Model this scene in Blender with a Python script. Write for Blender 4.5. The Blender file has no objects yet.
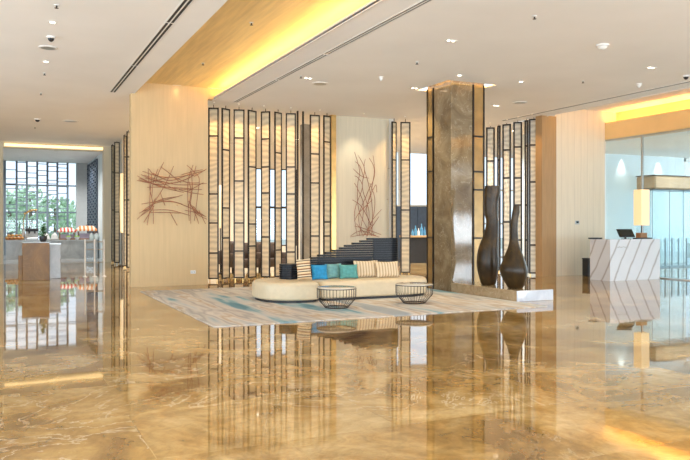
import bpy, math, random
from mathutils import Vector, Matrix
random.seed(7)
S = bpy.context.scene
COL = S.collection
PI = math.pi
R = math.radians

# ------------------------------------------------------------------ camera
EYE = 1.6
YAW = R(25.4)
FPX = 720.0
HORIZON = 225.0
cd = bpy.data.cameras.new('camera')
cam = bpy.data.objects.new('camera', cd)
COL.objects.link(cam)
cam.location = (0, 0, EYE)
cam.rotation_euler = (R(90), 0, -YAW)
cd.sensor_width = 36
cd.lens = FPX / 690 * 36
cd.shift_y = -5 / 690
cd.clip_end = 300
S.camera = cam

# ------------------------------------------------------------------ world, daylight, exposure
W = bpy.data.worlds.new('world')
S.world = W
W.use_nodes = True
bg = W.node_tree.nodes['Background']
bg.inputs[0].default_value = (0.80, 0.90, 1.0, 1)
bg.inputs[1].default_value = 1.7

def area(name, loc, rot, sx, sy, power, col):
    l = bpy.data.lights.new(name, 'AREA')
    l.shape = 'RECTANGLE'; l.size = sx; l.size_y = sy
    l.energy = power; l.color = col
    o = bpy.data.objects.new(name, l); COL.objects.link(o)
    o.location = loc; o.rotation_euler = rot
    return o
# front window daylight, tipped upward to brighten the ceiling, and daylight through the entrance
area('daylight_front', (8, -5.6, 1.4), (R(138), 0, 0), 34, 2.4, 4500, (0.78, 0.90, 1.0))
area('added_side_fill', (-9.0, 8, 1.4), (0, R(-135), 0), 2.4, 24, 1700, (0.78, 0.90, 1.0))  # unseen side fill, added to put cool light on the ceiling
area('daylight_entrance', (27.5, 16.5, 2.4), (0, R(90), 0), 4.0, 8, 550, (0.80, 0.92, 1.0))

S.view_settings.view_transform = 'Standard'
S.view_settings.look = 'None'
S.view_settings.gamma = 1
S.view_settings.use_curve_mapping = False
S.view_settings.exposure = -0.1
S.cycles.max_bounces = 10
S.cycles.diffuse_bounces = 5
S.cycles.glossy_bounces = 5
S.cycles.transparent_max_bounces = 24
S.cycles.sample_clamp_indirect = 6

# ------------------------------------------------------------------ picture geometry helpers (a pixel of the photo -> a point in the place)
cT, sT = math.cos(YAW), math.sin(YAW)
def ray(px): return YAW + math.atan((px - 345) / FPX)
def x_at(px, Y): return Y * math.tan(ray(px))
def y_at(px, X): return X / math.tan(ray(px))
def dep(X, Y): return X * sT + Y * cT
def z_at(py, X, Y): return EYE + (HORIZON - py) * dep(X, Y) / FPX
def ceil_at(px, py, z):
    D = FPX * (z - EYE) / (HORIZON - py); l = (px - 345) / FPX * D
    return D * sT + l * cT, D * cT - l * sT

# ------------------------------------------------------------------ materials
MATS = {}
def new_mat(name):
    m = bpy.data.materials.new(name); m.use_nodes = True
    nt = m.node_tree
    return m, nt, nt.nodes['Principled BSDF']
def N(nt, kind, **kw):
    n = nt.nodes.new(kind)
    for k, v in kw.items():
        if k.startswith('i_'): n.inputs[k[2:].replace('_', ' ')].default_value = v
        else: setattr(n, k, v)
    return n
def L(nt, a, b): nt.links.new(a, b)
def ramp(nt, stops, interp='LINEAR'):
    n = nt.nodes.new('ShaderNodeValToRGB'); cr = n.color_ramp; cr.interpolation = interp
    while len(cr.elements) > 1: cr.elements.remove(cr.elements[-1])
    cr.elements[0].position = stops[0][0]; cr.elements[0].color = (*stops[0][1], 1)
    for p, c in stops[1:]:
        e = cr.elements.new(p); e.color = (*c, 1)
    return n
def coords(nt, scale=(1, 1, 1), rot=(0, 0, 0), out='Object'):
    tc = nt.nodes.new('ShaderNodeTexCoord'); mp = nt.nodes.new('ShaderNodeMapping')
    mp.inputs['Scale'].default_value = scale; mp.inputs['Rotation'].default_value = rot
    L(nt, tc.outputs[out], mp.inputs['Vector'])
    return mp.outputs['Vector']
def mix(nt, fac, a, b, mode='MIX'):
    n = nt.nodes.new('ShaderNodeMix'); n.data_type = 'RGBA'; n.blend_type = mode
    for sock, v in ((n.inputs['Factor'], fac), (n.inputs[6], a), (n.inputs[7], b)):
        if hasattr(v, 'is_linked'): L(nt, v, sock)
        elif isinstance(v, (int, float)): sock.default_value = v
        else: sock.default_value = (*v, 1)
    return n.outputs[2]
def bump(nt, b, height, strength, dist=0.02):
    n = nt.nodes.new('ShaderNodeBump'); n.inputs['Strength'].default_value = strength; n.inputs['Distance'].default_value = dist
    L(nt, height, n.inputs['Height']); L(nt, n.outputs['Normal'], b.inputs['Normal'])

def plain(name, col, rough=0.5, metal=0.0, var=0.12, scale=6.0, spec=0.5, stretch=(1, 1, 1), bmp=0.0):
    m, nt, b = new_mat(name)
    v = coords(nt, tuple(scale * s for s in stretch))
    n = N(nt, 'ShaderNodeTexNoise', i_Scale=1.0, i_Detail=4.0); L(nt, v, n.inputs['Vector'])
    lo = tuple(max(0, c * (1 - var)) for c in col); hi = tuple(min(1, c * (1 + var)) for c in col)
    r = ramp(nt, [(0.3, lo), (0.7, hi)]); L(nt, n.outputs['Fac'], r.inputs['Fac'])
    L(nt, r.outputs['Color'], b.inputs['Base Color'])
    b.inputs['Roughness'].default_value = rough; b.inputs['Metallic'].default_value = metal
    b.inputs['Specular IOR Level'].default_value = spec
    if bmp: bump(nt, b, n.outputs['Fac'], bmp, 0.01)
    return m
def emit(name, col, strength, base=(0.8, 0.8, 0.8)):
    m, nt, b = new_mat(name)
    b.inputs['Base Color'].default_value = (*base, 1)
    b.inputs['Emission Color'].default_value = (*col, 1)
    b.inputs['Emission Strength'].default_value = strength
    return m
def glass(name, tint, refl=1.45, haze=0.0):
    m, nt, b = new_mat(name); nt.nodes.remove(b)
    out = nt.nodes['Material Output']
    t = N(nt, 'ShaderNodeBsdfTransparent'); t.inputs[0].default_value = (*tint, 1)
    g = N(nt, 'ShaderNodeBsdfGlossy'); g.inputs['Roughness'].default_value = 0.01
    lw = N(nt, 'ShaderNodeLayerWeight'); pw = N(nt, 'ShaderNodeMath', operation='POWER'); L(nt, lw.outputs['Facing'], pw.inputs[0]); pw.inputs[1].default_value = 5.0
    f = N(nt, 'ShaderNodeMath', operation='MULTIPLY_ADD'); L(nt, pw.outputs[0], f.inputs[0]); r0 = ((refl - 1) / (refl + 1)) ** 2; f.inputs[1].default_value = 1 - r0; f.inputs[2].default_value = r0
    ms = N(nt, 'ShaderNodeMixShader'); L(nt, f.outputs[0], ms.inputs[0]); L(nt, t.outputs[0], ms.inputs[1]); L(nt, g.outputs[0], ms.inputs[2])
    last = ms.outputs[0]
    if haze:
        d = N(nt, 'ShaderNodeBsdfDiffuse'); d.inputs[0].default_value = (0.72, 0.86, 0.92, 1)
        m2 = N(nt, 'ShaderNodeMixShader'); m2.inputs[0].default_value = haze
        L(nt, last, m2.inputs[1]); L(nt, d.outputs[0], m2.inputs[2]); last = m2.outputs[0]
    L(nt, last, out.inputs['Surface'])
    return m

def marble_floor():
    m, nt, b = new_mat('polished_amber_marble')
    v = coords(nt)
    br = N(nt, 'ShaderNodeTexBrick', i_Scale=1.0); br.offset = 0.5
    br.inputs['Brick Width'].default_value = 1.9; br.inputs['Row Height'].default_value = 1.25
    br.inputs['Mortar Size'].default_value = 0.004; br.inputs['Bias'].default_value = 0.0
    br.inputs['Color1'].default_value = (0, 0, 0, 1); br.inputs['Color2'].default_value = (1, 1, 1, 1); br.inputs['Mortar'].default_value = (0.45, 0.45, 0.45, 1)
    L(nt, v, br.inputs['Vector'])
    # every slab reads the cloud noise at its own offset
    off = N(nt, 'ShaderNodeVectorMath', operation='MULTIPLY_ADD'); L(nt, br.outputs['Color'], off.inputs[0]); off.inputs[1].default_value = (9, 5, 3); L(nt, v, off.inputs[2])
    n1 = N(nt, 'ShaderNodeTexNoise', i_Scale=0.55, i_Detail=8.0, i_Roughness=0.62, i_Distortion=1.2); L(nt, off.outputs[0], n1.inputs['Vector'])
    n1b = N(nt, 'ShaderNodeTexNoise', i_Scale=0.9, i_Detail=9.0, i_Roughness=0.66, i_Distortion=0.8); L(nt, v, n1b.inputs['Vector'])
    av = N(nt, 'ShaderNodeMath', operation='MULTIPLY_ADD'); L(nt, n1.outputs['Fac'], av.inputs[0]); av.inputs[1].default_value = 0.45
    hb = N(nt, 'ShaderNodeMath', operation='MULTIPLY'); L(nt, n1b.outputs['Fac'], hb.inputs[0]); hb.inputs[1].default_value = 0.55; L(nt, hb.outputs[0], av.inputs[2])
    r1 = ramp(nt, [(0.37, (0.13, 0.060, 0.012)), (0.5, (0.35, 0.212, 0.067)), (0.63, (0.58, 0.42, 0.20))]); L(nt, av.outputs[0], r1.inputs['Fac'])
    nf = N(nt, 'ShaderNodeTexNoise', i_Scale=5.0, i_Detail=8.0, i_Roughness=0.7, i_Distortion=1.5); L(nt, v, nf.inputs['Vector'])
    grain = mix(nt, 0.55, r1.outputs['Color'], nf.outputs['Fac'], 'OVERLAY')
    tint = mix(nt, 0.16, grain, br.outputs['Color'], 'SOFT_LIGHT')
    n2 = N(nt, 'ShaderNodeTexNoise', i_Scale=0.8, i_Detail=6.0, i_Roughness=0.6, i_Distortion=2.2); L(nt, off.outputs[0], n2.inputs['Vector'])
    r2 = ramp(nt, [(0.485, (0, 0, 0)), (0.5, (0.42, 0.42, 0.42)), (0.515, (0, 0, 0))]); L(nt, n2.outputs['Fac'], r2.inputs['Fac'])
    n3 = N(nt, 'ShaderNodeTexNoise', i_Scale=0.35, i_Detail=2.0); L(nt, off.outputs[0], n3.inputs['Vector'])
    r3 = ramp(nt, [(0.48, (0, 0, 0)), (0.62, (1, 1, 1))]); L(nt, n3.outputs['Fac'], r3.inputs['Fac'])
    vm = N(nt, 'ShaderNodeMath', operation='MULTIPLY'); L(nt, r2.outputs['Color'], vm.inputs[0]); L(nt, r3.outputs['Color'], vm.inputs[1])
    col = mix(nt, vm.outputs[0], tint, (0.90, 0.80, 0.62))
    L(nt, col, b.inputs['Base Color'])
    b.inputs['Roughness'].default_value = 0.03
    b.inputs['IOR'].default_value = 1.6
    b.inputs['Specular IOR Level'].default_value = 0.95
    nb = N(nt, 'ShaderNodeTexNoise', i_Scale=1.6, i_Detail=1.0); L(nt, off.outputs[0], nb.inputs['Vector'])
    bump(nt, b, nb.outputs['Fac'], 0.06, 0.02)
    return m

def stone(name, c0, c1, c2, scale=1.2, vein=(0.8, 0.75, 0.65), rough=0.06, spec=0.8, veins=0.5):
    m, nt, b = new_mat(name)
    v = coords(nt)
    n1 = N(nt, 'ShaderNodeTexNoise', i_Scale=scale, i_Detail=10.0, i_Roughness=0.65, i_Distortion=1.0); L(nt, v, n1.inputs['Vector'])
    r1 = ramp(nt, [(0.3, c0), (0.5, c1), (0.7, c2)]); L(nt, n1.outputs['Fac'], r1.inputs['Fac'])
    n2 = N(nt, 'ShaderNodeTexNoise', i_Scale=scale * 1.4, i_Detail=8.0, i_Distortion=2.0); L(nt, v, n2.inputs['Vector'])
    r2 = ramp(nt, [(0.49, (0, 0, 0)), (0.5, (veins,) * 3), (0.51, (0, 0, 0))]); L(nt, n2.outputs['Fac'], r2.inputs['Fac'])
    L(nt, mix(nt, r2.outputs['Color'], r1.outputs['Color'], vein), b.inputs['Base Color'])
    b.inputs['Roughness'].default_value = rough; b.inputs['Specular IOR Level'].default_value = spec
    return m

def diagonal_marble(name, ground, vein):
    m, nt, b = new_mat(name)
    v0 = coords(nt); sp = N(nt, 'ShaderNodeSeparateXYZ'); L(nt, v0, sp.inputs[0])
    su = N(nt, 'ShaderNodeMath', operation='SUBTRACT'); L(nt, sp.outputs[0], su.inputs[0]); L(nt, sp.outputs[1], su.inputs[1])
    cb = N(nt, 'ShaderNodeCombineXYZ'); L(nt, su.outputs[0], cb.inputs[0]); L(nt, sp.outputs[2], cb.inputs[2])
    mp = N(nt, 'ShaderNodeMapping'); mp.inputs['Rotation'].default_value = (0, R(-30), 0); L(nt, cb.outputs[0], mp.inputs['Vector']); v = mp.outputs['Vector']
    w = N(nt, 'ShaderNodeTexWave', i_Scale=0.80, i_Distortion=2.4, i_Detail=5.0); w.bands_direction = 'X'; w.inputs['Detail Scale'].default_value = 0.9
    L(nt, v, w.inputs['Vector'])
    r = ramp(nt, [(0.0, vein), (0.03, tuple((a + b_) / 2 for a, b_ in zip(vein, ground))), (0.12, ground), (1.0, ground)]); L(nt, w.outputs['Fac'], r.inputs['Fac'])
    n = N(nt, 'ShaderNodeTexNoise', i_Scale=3.0, i_Detail=5.0); L(nt, v, n.inputs['Vector'])
    L(nt, mix(nt, 0.25, r.outputs['Color'], n.outputs['Fac'], 'SOFT_LIGHT'), b.inputs['Base Color'])
    b.inputs['Roughness'].default_value = 0.08; b.inputs['Specular IOR Level'].default_value = 0.7
    return m

def rippled_panel(name, col, thru=0.30):
    m, nt, b = new_mat(name)
    out = nt.nodes['Material Output']
    v = coords(nt, (0.8, 1, 1.0))
    w = N(nt, 'ShaderNodeTexWave', i_Scale=2.0, i_Distortion=7.0, i_Detail=2.0); w.bands_direction = 'Z'; w.inputs['Detail Scale'].default_value = 1.2
    L(nt, v, w.inputs['Vector'])
    r = ramp(nt, [(0.0, tuple(c * 0.86 for c in col)), (0.5, col), (1.0, tuple(min(1, c * 1.12) for c in col))]); L(nt, w.outputs['Fac'], r.inputs['Fac'])
    L(nt, r.outputs['Color'], b.inputs['Base Color']); b.inputs['Roughness'].default_value = 0.3
    bump(nt, b, w.outputs['Fac'], 0.25, 0.02)
    t = N(nt, 'ShaderNodeBsdfTranslucent'); L(nt, r.outputs['Color'], t.inputs['Color'])
    ms = N(nt, 'ShaderNodeMixShader'); ms.inputs[0].default_value = thru
    L(nt, b.outputs[0], ms.inputs[1]); L(nt, t.outputs[0], ms.inputs[2])
    tr = N(nt, 'ShaderNodeBsdfTransparent'); tr.inputs[0].default_value = (1, 0.97, 0.9, 1)
    m2 = N(nt, 'ShaderNodeMixShader'); m2.inputs[0].default_value = 0.12
    L(nt, ms.outputs[0], m2.inputs[1]); L(nt, tr.outputs[0], m2.inputs[2])
    L(nt, m2.outputs[0], out.inputs['Surface'])
    return m

def grooved(name, col, pitch, rough=0.45, groove=0.75):
    m, nt, b = new_mat(name)
    v = coords(nt)
    n = N(nt, 'ShaderNodeTexNoise', i_Scale=2.0, i_Detail=5.0); 
    v2 = coords(nt, (8, 8, 0.5)); L(nt, v2, n.inputs['Vector'])
    sx = N(nt, 'ShaderNodeSeparateXYZ'); L(nt, v, sx.inputs[0])
    ad = N(nt, 'ShaderNodeMath', operation='ADD'); L(nt, sx.outputs[0], ad.inputs[0]); L(nt, sx.outputs[1], ad.inputs[1])
    md = N(nt, 'ShaderNodeMath', operation='PINGPONG'); L(nt, ad.outputs[0], md.inputs[0]); md.inputs[1].default_value = pitch / 2
    r = ramp(nt, [(0.0, (groove,) * 3), (0.012, (1, 1, 1))]); L(nt, md.outputs[0], r.inputs['Fac'])
    r2 = ramp(nt, [(0.3, tuple(c * 0.92 for c in col)), (0.7, col)]); L(nt, n.outputs['Fac'], r2.inputs['Fac'])
    L(nt, mix(nt, 1.0, r2.outputs['Color'], r.outputs['Color'], 'MULTIPLY'), b.inputs['Base Color'])
    b.inputs['Roughness'].default_value = rough
    return m

def rug_mat():
    m, nt, b = new_mat('streaked_wool')
    v = coords(nt, (1.35, 0.22, 1), (0, 0, R(4)))
    n = N(nt, 'ShaderNodeTexNoise', i_Scale=1.0, i_Detail=3.5, i_Roughness=0.55, i_Distortion=0.08); L(nt, v, n.inputs['Vector'])
    r = ramp(nt, [(0.335, (0.02, 0.20, 0.30)), (0.36, (0.14, 0.34, 0.43)), (0.40, (0.44, 0.49, 0.52)), (0.45, (0.58, 0.55, 0.50)), (0.49, (0.34, 0.33, 0.33)), (0.53, (0.62, 0.59, 0.54)), (0.57, (0.46, 0.35, 0.24)), (0.61, (0.66, 0.63, 0.58)), (0.66, (0.30, 0.36, 0.42))])
    L(nt, n.outputs['Fac'], r.inputs['Fac'])
    n2 = N(nt, 'ShaderNodeTexNoise', i_Scale=2.2, i_Detail=6.0); L(nt, v, n2.inputs['Vector'])
    r2 = ramp(nt, [(0.35, (0.40, 0.38, 0.35)), (0.62, (0.66, 0.63, 0.58))]); L(nt, n2.outputs['Fac'], r2.inputs['Fac'])
    L(nt, mix(nt, 0.25, r.outputs['Color'], r2.outputs['Color']), b.inputs['Base Color'])
    b.inputs['Roughness'].default_value = 0.95; b.inputs['Specular IOR Level'].default_value = 0.1
    return m

def striped(name, stops, period, axis='X', rough=0.9):
    m, nt, b = new_mat(name)
    v = coords(nt)
    sx = N(nt, 'ShaderNodeSeparateXYZ'); L(nt, v, sx.inputs[0])
    o = sx.outputs['XYZ'.index(axis)]
    a = N(nt, 'ShaderNodeMath', operation='MULTIPLY_ADD'); L(nt, o, a.inputs[0]); a.inputs[1].default_value = 1 / period; a.inputs[2].default_value = 20
    f = N(nt, 'ShaderNodeMath', operation='FRACT'); L(nt, a.outputs[0], f.inputs[0])
    r = ramp(nt, stops, 'CONSTANT'); L(nt, f.outputs[0], r.inputs['Fac'])
    L(nt, r.outputs['Color'], b.inputs['Base Color']); b.inputs['Roughness'].default_value = rough
    return m

M = dict(
    floor=marble_floor(),
    ceil=plain('white_ceiling_paint', (0.88, 0.865, 0.84), 0.6, var=0.03, scale=0.6),
    cove=plain('golden_veneer_ceiling', (0.80, 0.61, 0.29), 0.5, var=0.12, scale=2.0, stretch=(6, 0.4, 1)),
    beige=grooved('warm_beige_wallcovering', (0.65, 0.48, 0.26), 0.62, 0.6, 0.93),
    pale=grooved('pale_beige_wallcovering', (0.75, 0.68, 0.52), 0.30, 0.6, 0.93),
    cream=grooved('cream_panelled_wall', (0.80, 0.72, 0.57), 0.27, 0.35, 0.82),
    brown=plain('tan_wood_panel', (0.42, 0.26, 0.12), 0.4, var=0.08, scale=3, stretch=(6, 6, 0.5)),
    white=plain('daylight_blue_wall_paint', (0.74, 0.82, 0.85), 0.6, var=0.02),  # white wall with the blue of the daylight mixed into its colour
    grey=plain('grey_wall_paint', (0.52, 0.55, 0.56), 0.6, var=0.04),
    fascia=plain('ochre_fascia_panel', (0.82, 0.58, 0.27), 0.5, var=0.06, scale=1),
    bronze=plain('dark_bronze_frame', (0.028, 0.020, 0.014), 0.4, 0.4, var=0.2),
    brass=plain('brushed_brass', (0.62, 0.40, 0.15), 0.3, 0.9, var=0.12),
    steel=plain('brushed_steel', (0.50, 0.50, 0.48), 0.3, 0.9, var=0.08),
    black=plain('black_plastic', (0.016, 0.016, 0.018), 0.4, var=0.15),
    slot=plain('dark_vent_slot', (0.03, 0.028, 0.025), 0.7, var=0.2),
    greyslot=plain('grey_vent_slot', (0.17, 0.16, 0.15), 0.7, var=0.1),
    trim=plain('white_metal_trim', (0.78, 0.76, 0.72), 0.4, var=0.03),
    panel=rippled_panel('rippled_beige_glass', (0.84, 0.74, 0.55)),
    panel_backlit=rippled_panel('backlit_rippled_glass', (0.84, 0.81, 0.73), 0.5),  # paler copy; the bright window behind is put into its colour
    gold_panel=plain('golden_mirror_strip', (0.36, 0.23, 0.09), 0.25, 0.4, var=0.2, scale=3),
    column=stone('polished_grey_brown_marble', (0.12, 0.080, 0.040), (0.215, 0.155, 0.085), (0.31, 0.24, 0.145), 1.6, (0.50, 0.43, 0.32), 0.07, 0.6, 0.55),
    plinth=stone('brown_plinth_marble', (0.22, 0.15, 0.08), (0.36, 0.26, 0.15), (0.50, 0.38, 0.23), 2.0, (0.72, 0.62, 0.46), 0.06, 0.8, 0.5),
    greystone=stone('grey_counter_stone', (0.28, 0.29, 0.29), (0.40, 0.41, 0.41), (0.52, 0.53, 0.52), 1.2, (0.7, 0.7, 0.7), 0.15, 0.5, 0.3),
    goldstone=stone('honey_brown_marble', (0.13, 0.055, 0.006), (0.20, 0.092, 0.012), (0.28, 0.14, 0.025), 1.3, (0.45, 0.28, 0.09), 0.25, 0.25, 0.25),
    greycol=stone('mirrored_column_stone', (0.22, 0.21, 0.20), (0.32, 0.31, 0.29), (0.42, 0.40, 0.37), 1.0, (0.5, 0.5, 0.5), 0.2, 0.5, 0.2),
    desk=diagonal_marble('diagonal_veined_marble', (0.76, 0.77, 0.80), (0.46, 0.43, 0.42)),
    endstone=stone('window_tinted_end_stone', (0.46, 0.50, 0.57), (0.55, 0.60, 0.68), (0.64, 0.68, 0.75), 2.5, (0.6, 0.6, 0.62), 0.04, 0.8, 0.3),  # white stone with the bluish window reflection mixed into its colour
    rug=rug_mat(),
    sofa=plain('cream_leather', (0.64, 0.53, 0.36), 0.45, var=0.04, scale=12, bmp=0.05),
    slat=plain('black_lacquer_slat', (0.008, 0.009, 0.012), 0.38, var=0.2, spec=0.2),
    blue=plain('bright_blue_fabric', (0.02, 0.26, 0.50), 0.8, var=0.2, scale=14, bmp=0.1),
    teal=plain('grey_teal_fabric', (0.15, 0.33, 0.33), 0.85, var=0.2, scale=14, bmp=0.1),
    green=plain('sea_green_fabric', (0.09, 0.30, 0.28), 0.85, var=0.2, scale=14, bmp=0.1),
    stripe=striped('beige_striped_fabric', [(0, (0.70, 0.57, 0.39)), (0.5, (0.40, 0.27, 0.16)), (0.75, (0.62, 0.46, 0.29))], 0.068, 'X'),
    stripe2=striped('brown_banded_fabric', [(0, (0.74, 0.55, 0.33)), (0.35, (0.06, 0.04, 0.03)), (0.52, (0.72, 0.60, 0.42)), (0.75, (0.26, 0.12, 0.05))], 0.115, 'Z'),
    top=stone('cream_table_marble', (0.50, 0.43, 0.33), (0.60, 0.53, 0.42), (0.68, 0.61, 0.50), 4, (0.5, 0.42, 0.34), 0.1, 0.5, 0.3),
    wire=plain('dark_wire', (0.06, 0.05, 0.045), 0.35, 0.7, var=0.2),
    vase=stone('patinated_bronze', (0.014, 0.008, 0.003), (0.034, 0.019, 0.006), (0.095, 0.052, 0.013), 2.2, (0.12, 0.068, 0.018), 0.36, 0.35, 0.3),
    twig=plain('rusty_red_twig', (0.36, 0.15, 0.08), 0.55, 0.2, var=0.3, scale=20),
    twig2=plain('reddish_brown_stem', (0.36, 0.15, 0.09), 0.55, 0.2, var=0.3, scale=20),
    wood=plain('light_oak_cladding', (0.46, 0.30, 0.15), 0.4, var=0.15, scale=2, stretch=(1, 1, 12)),
    darkwood=plain('walnut_block', (0.34, 0.17, 0.07), 0.4, var=0.2, scale=4, stretch=(1, 1, 8)),
    glass=glass('clear_window_glass', (0.95, 0.98, 1.0), 1.35),
    tinted=glass('pale_blue_partition_glass', (0.90, 0.96, 0.975), 1.4, 0.05),
    doorglass=glass('blue_green_door_glass', (0.86, 0.94, 0.96), 1.4, 0.08),
    shade=emit('lit_parchment_shade', (1.0, 0.66, 0.27), 0.62, (0.85, 0.72, 0.5)),
    led=emit('amber_cove_led', (1.0, 0.62, 0.17), 36.0),
    lens=emit('lit_downlight_lens', (1.0, 0.90, 0.70), 9.0),
    softlens=emit('dim_downlight_lens', (1.0, 0.85, 0.6), 2.0),
    led_mid=emit('gentle_amber_led', (1.0, 0.55, 0.12), 14.0),
    led_soft=emit('soft_amber_led', (1.0, 0.66, 0.25), 2.2),
    lantern=emit('lit_amber_lantern', (1.0, 0.62, 0.16), 0.8),
    leaf=plain('dark_green_leaf', (0.05, 0.14, 0.035), 0.5, var=0.5, scale=9),
    tree=plain('pale_green_foliage', (0.50, 0.74, 0.46), 0.8, var=0.5, scale=2.5, bmp=0.3),
    bark=plain('grey_bark', (0.20, 0.16, 0.12), 1.0, var=0.05, scale=1, spec=0.0),
    ground=plain('grey_green_paving', (0.45, 0.50, 0.44), 0.9, var=0.1, scale=1),
    ceramic=plain('white_ceramic', (0.80, 0.80, 0.79), 0.25, var=0.03),
    bread=plain('baked_crust', (0.66, 0.34, 0.11), 0.7, var=0.25, scale=12),
    fruit=plain('ripe_fruit_skin', (0.62, 0.10, 0.05), 0.4, var=0.3, scale=8),
    salad=plain('salad_leaves', (0.25, 0.42, 0.10), 0.7, var=0.4, scale=14),
    awning=striped('red_and_white_canvas', [(0, (0.62, 0.08, 0.06)), (0.5, (0.85, 0.78, 0.70))], 0.16, 'X'),
    awning2=striped('orange_and_cream_canvas', [(0, (0.75, 0.25, 0.08)), (0.5, (0.85, 0.75, 0.60))], 0.18, 'X'),
    lilac=plain('lilac_panel', (0.52, 0.44, 0.56), 0.6, var=0.05),
    navy=plain('navy_cabinet', (0.045, 0.065, 0.10), 0.4, var=0.15),
    bluebottle=plain('blue_bottle_glass', (0.10, 0.30, 0.50), 0.1, var=0.2),
    clearjar=plain('pale_jar_glass', (0.62, 0.68, 0.66), 0.08, var=0.1, spec=0.9),
    screen=plain('dark_glossy_screen', (0.015, 0.02, 0.02), 0.15, var=0.2, spec=0.6),
    darksteel=plain('blue_grey_steel', (0.16, 0.24, 0.27), 0.35, 0.5, var=0.08),
    lattice=plain('blue_grey_lattice', (0.17, 0.22, 0.27), 0.5, var=0.1),
    leather=plain('dark_brown_upholstery', (0.07, 0.045, 0.03), 0.5, var=0.2),
)

# ------------------------------------------------------------------ mesh helpers
class MB:
    def __init__(s): s.v = []; s.f = []
    def add(s, vs, fs):
        o = len(s.v); s.v += [tuple(x) for x in vs]; s.f += [tuple(i + o for i in f) for f in fs]; return s
    def box(s, x0, x1, y0, y1, z0, z1, bev=0.0):
        if bev <= 0:
            vs = [(x, y, z) for z in (z0, z1) for y in (y0, y1) for x in (x0, x1)]
            return s.add(vs, [(0, 2, 3, 1), (4, 5, 7, 6), (0, 1, 5, 4), (2, 6, 7, 3), (0, 4, 6, 2), (1, 3, 7, 5)])
        b = min(bev, (x1 - x0) / 2.01, (y1 - y0) / 2.01, (z1 - z0) / 2.01)
        def ringp(i, z): return [(x0 + i, y0 + b, z), (x0 + b, y0 + i, z), (x1 - b, y0 + i, z), (x1 - i, y0 + b, z), (x1 - i, y1 - b, z), (x1 - b, y1 - i, z), (x0 + b, y1 - i, z), (x0 + i, y1 - b, z)]
        return s.loft([ringp(b * 0.7, z0), ringp(0, z0 + b), ringp(0, z1 - b), ringp(b * 0.7, z1)])
    def loft(s, rings, cap=True):
        n = len(rings[0]); vs = [p for r in rings for p in r]; fs = []
        for k in range(len(rings) - 1):
            for i in range(n):
                j = (i + 1) % n
                fs.append((k * n + i, k * n + j, (k + 1) * n + j, (k + 1) * n + i))
        if cap:
            fs.append(tuple(range(n))[::-1]); fs.append(tuple((len(rings) - 1) * n + i for i in range(n)))
        return s.add(vs, fs)
    def lathe(s, prof, n=32, c=(0, 0), cap=True):
        return s.loft([[(c[0] + r * math.cos(2 * PI * i / n), c[1] + r * math.sin(2 * PI * i / n), z) for i in range(n)] for r, z in prof], cap)
    def tube(s, pts, r, n=6, closed=False):
        pts = [Vector(p) for p in pts]; rings = []
        rr = r if isinstance(r, (list, tuple)) else [r] * len(pts)
        m = len(pts)
        up = Vector((0, 0, 1)); prev = None
        for i, p in enumerate(pts):
            if closed: t = pts[(i + 1) % m] - pts[i - 1]
            else: t = pts[min(i + 1, m - 1)] - pts[max(i - 1, 0)]
            t.normalize()
            if prev is None:
                a = t.orthogonal().normalized()
            else:
                a = (prev - t * prev.dot(t)).normalized()
            prev = a; bvec = t.cross(a)
            rings.append([tuple(p + (a * math.cos(2 * PI * k / n) + bvec * math.sin(2 * PI * k / n)) * rr[i]) for k in range(n)])
        if closed:
            rings.append(rings[0]); return s.loft(rings, False)
        return s.loft(rings)
    def ribbon(s, path, w, z0, z1):
        """a strip of plan width w following a plan path, between two heights"""
        m = len(path); Lp = []; Rp = []
        for i in range(m):
            a = Vector(path[max(i - 1, 0)]); b = Vector(path[min(i + 1, m - 1)])
            t = (b - a).normalized(); nrm = Vector((-t.y, t.x)); p = Vector(path[i])
            Lp.append(p + nrm * w / 2); Rp.append(p - nrm * w / 2)
        out = Lp + Rp[::-1]
        n = len(out)
        vs = [(p.x, p.y, z0) for p in out] + [(p.x, p.y, z1) for p in out]
        fs = []
        for i in range(n): fs.append((i, (i + 1) % n, n + (i + 1) % n, n + i))
        for i in range(m - 1):
            a, b, c, d = i, i + 1, n - 2 - i, n - 1 - i
            fs.append((d, c, b, a)); fs.append((n + a, n + b, n + c, n + d))
        return s.add(vs, fs)
    def ball(s, c, r, n=10, m=7, sq=(1, 1, 1)):
        rings = []
        for k in range(m):
            a = PI * (k + 0.5) / m
            rings.append([(c[0] + sq[0] * r * math.sin(a) * math.cos(2 * PI * i / n), c[1] + sq[1] * r * math.sin(a) * math.sin(2 * PI * i / n), c[2] - sq[2] * r * math.cos(a)) for i in range(n)])
        return s.loft(rings)
    def build(s, name, mat, parent=None, smooth=False, loc=None):
        me = bpy.data.meshes.new(name); me.from_pydata(s.v, [], s.f); me.update()
        me.materials.append(mat)
        if smooth:
            for p in me.polygons: p.use_smooth = True
            try: me.set_sharp_from_angle(angle=R(40))
            except Exception: pass
        o = bpy.data.objects.new(name, me); COL.objects.link(o)
        if parent is not None: o.parent = parent
        if loc: o.location = loc
        return o
def box(*a): return MB().box(*a)

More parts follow.
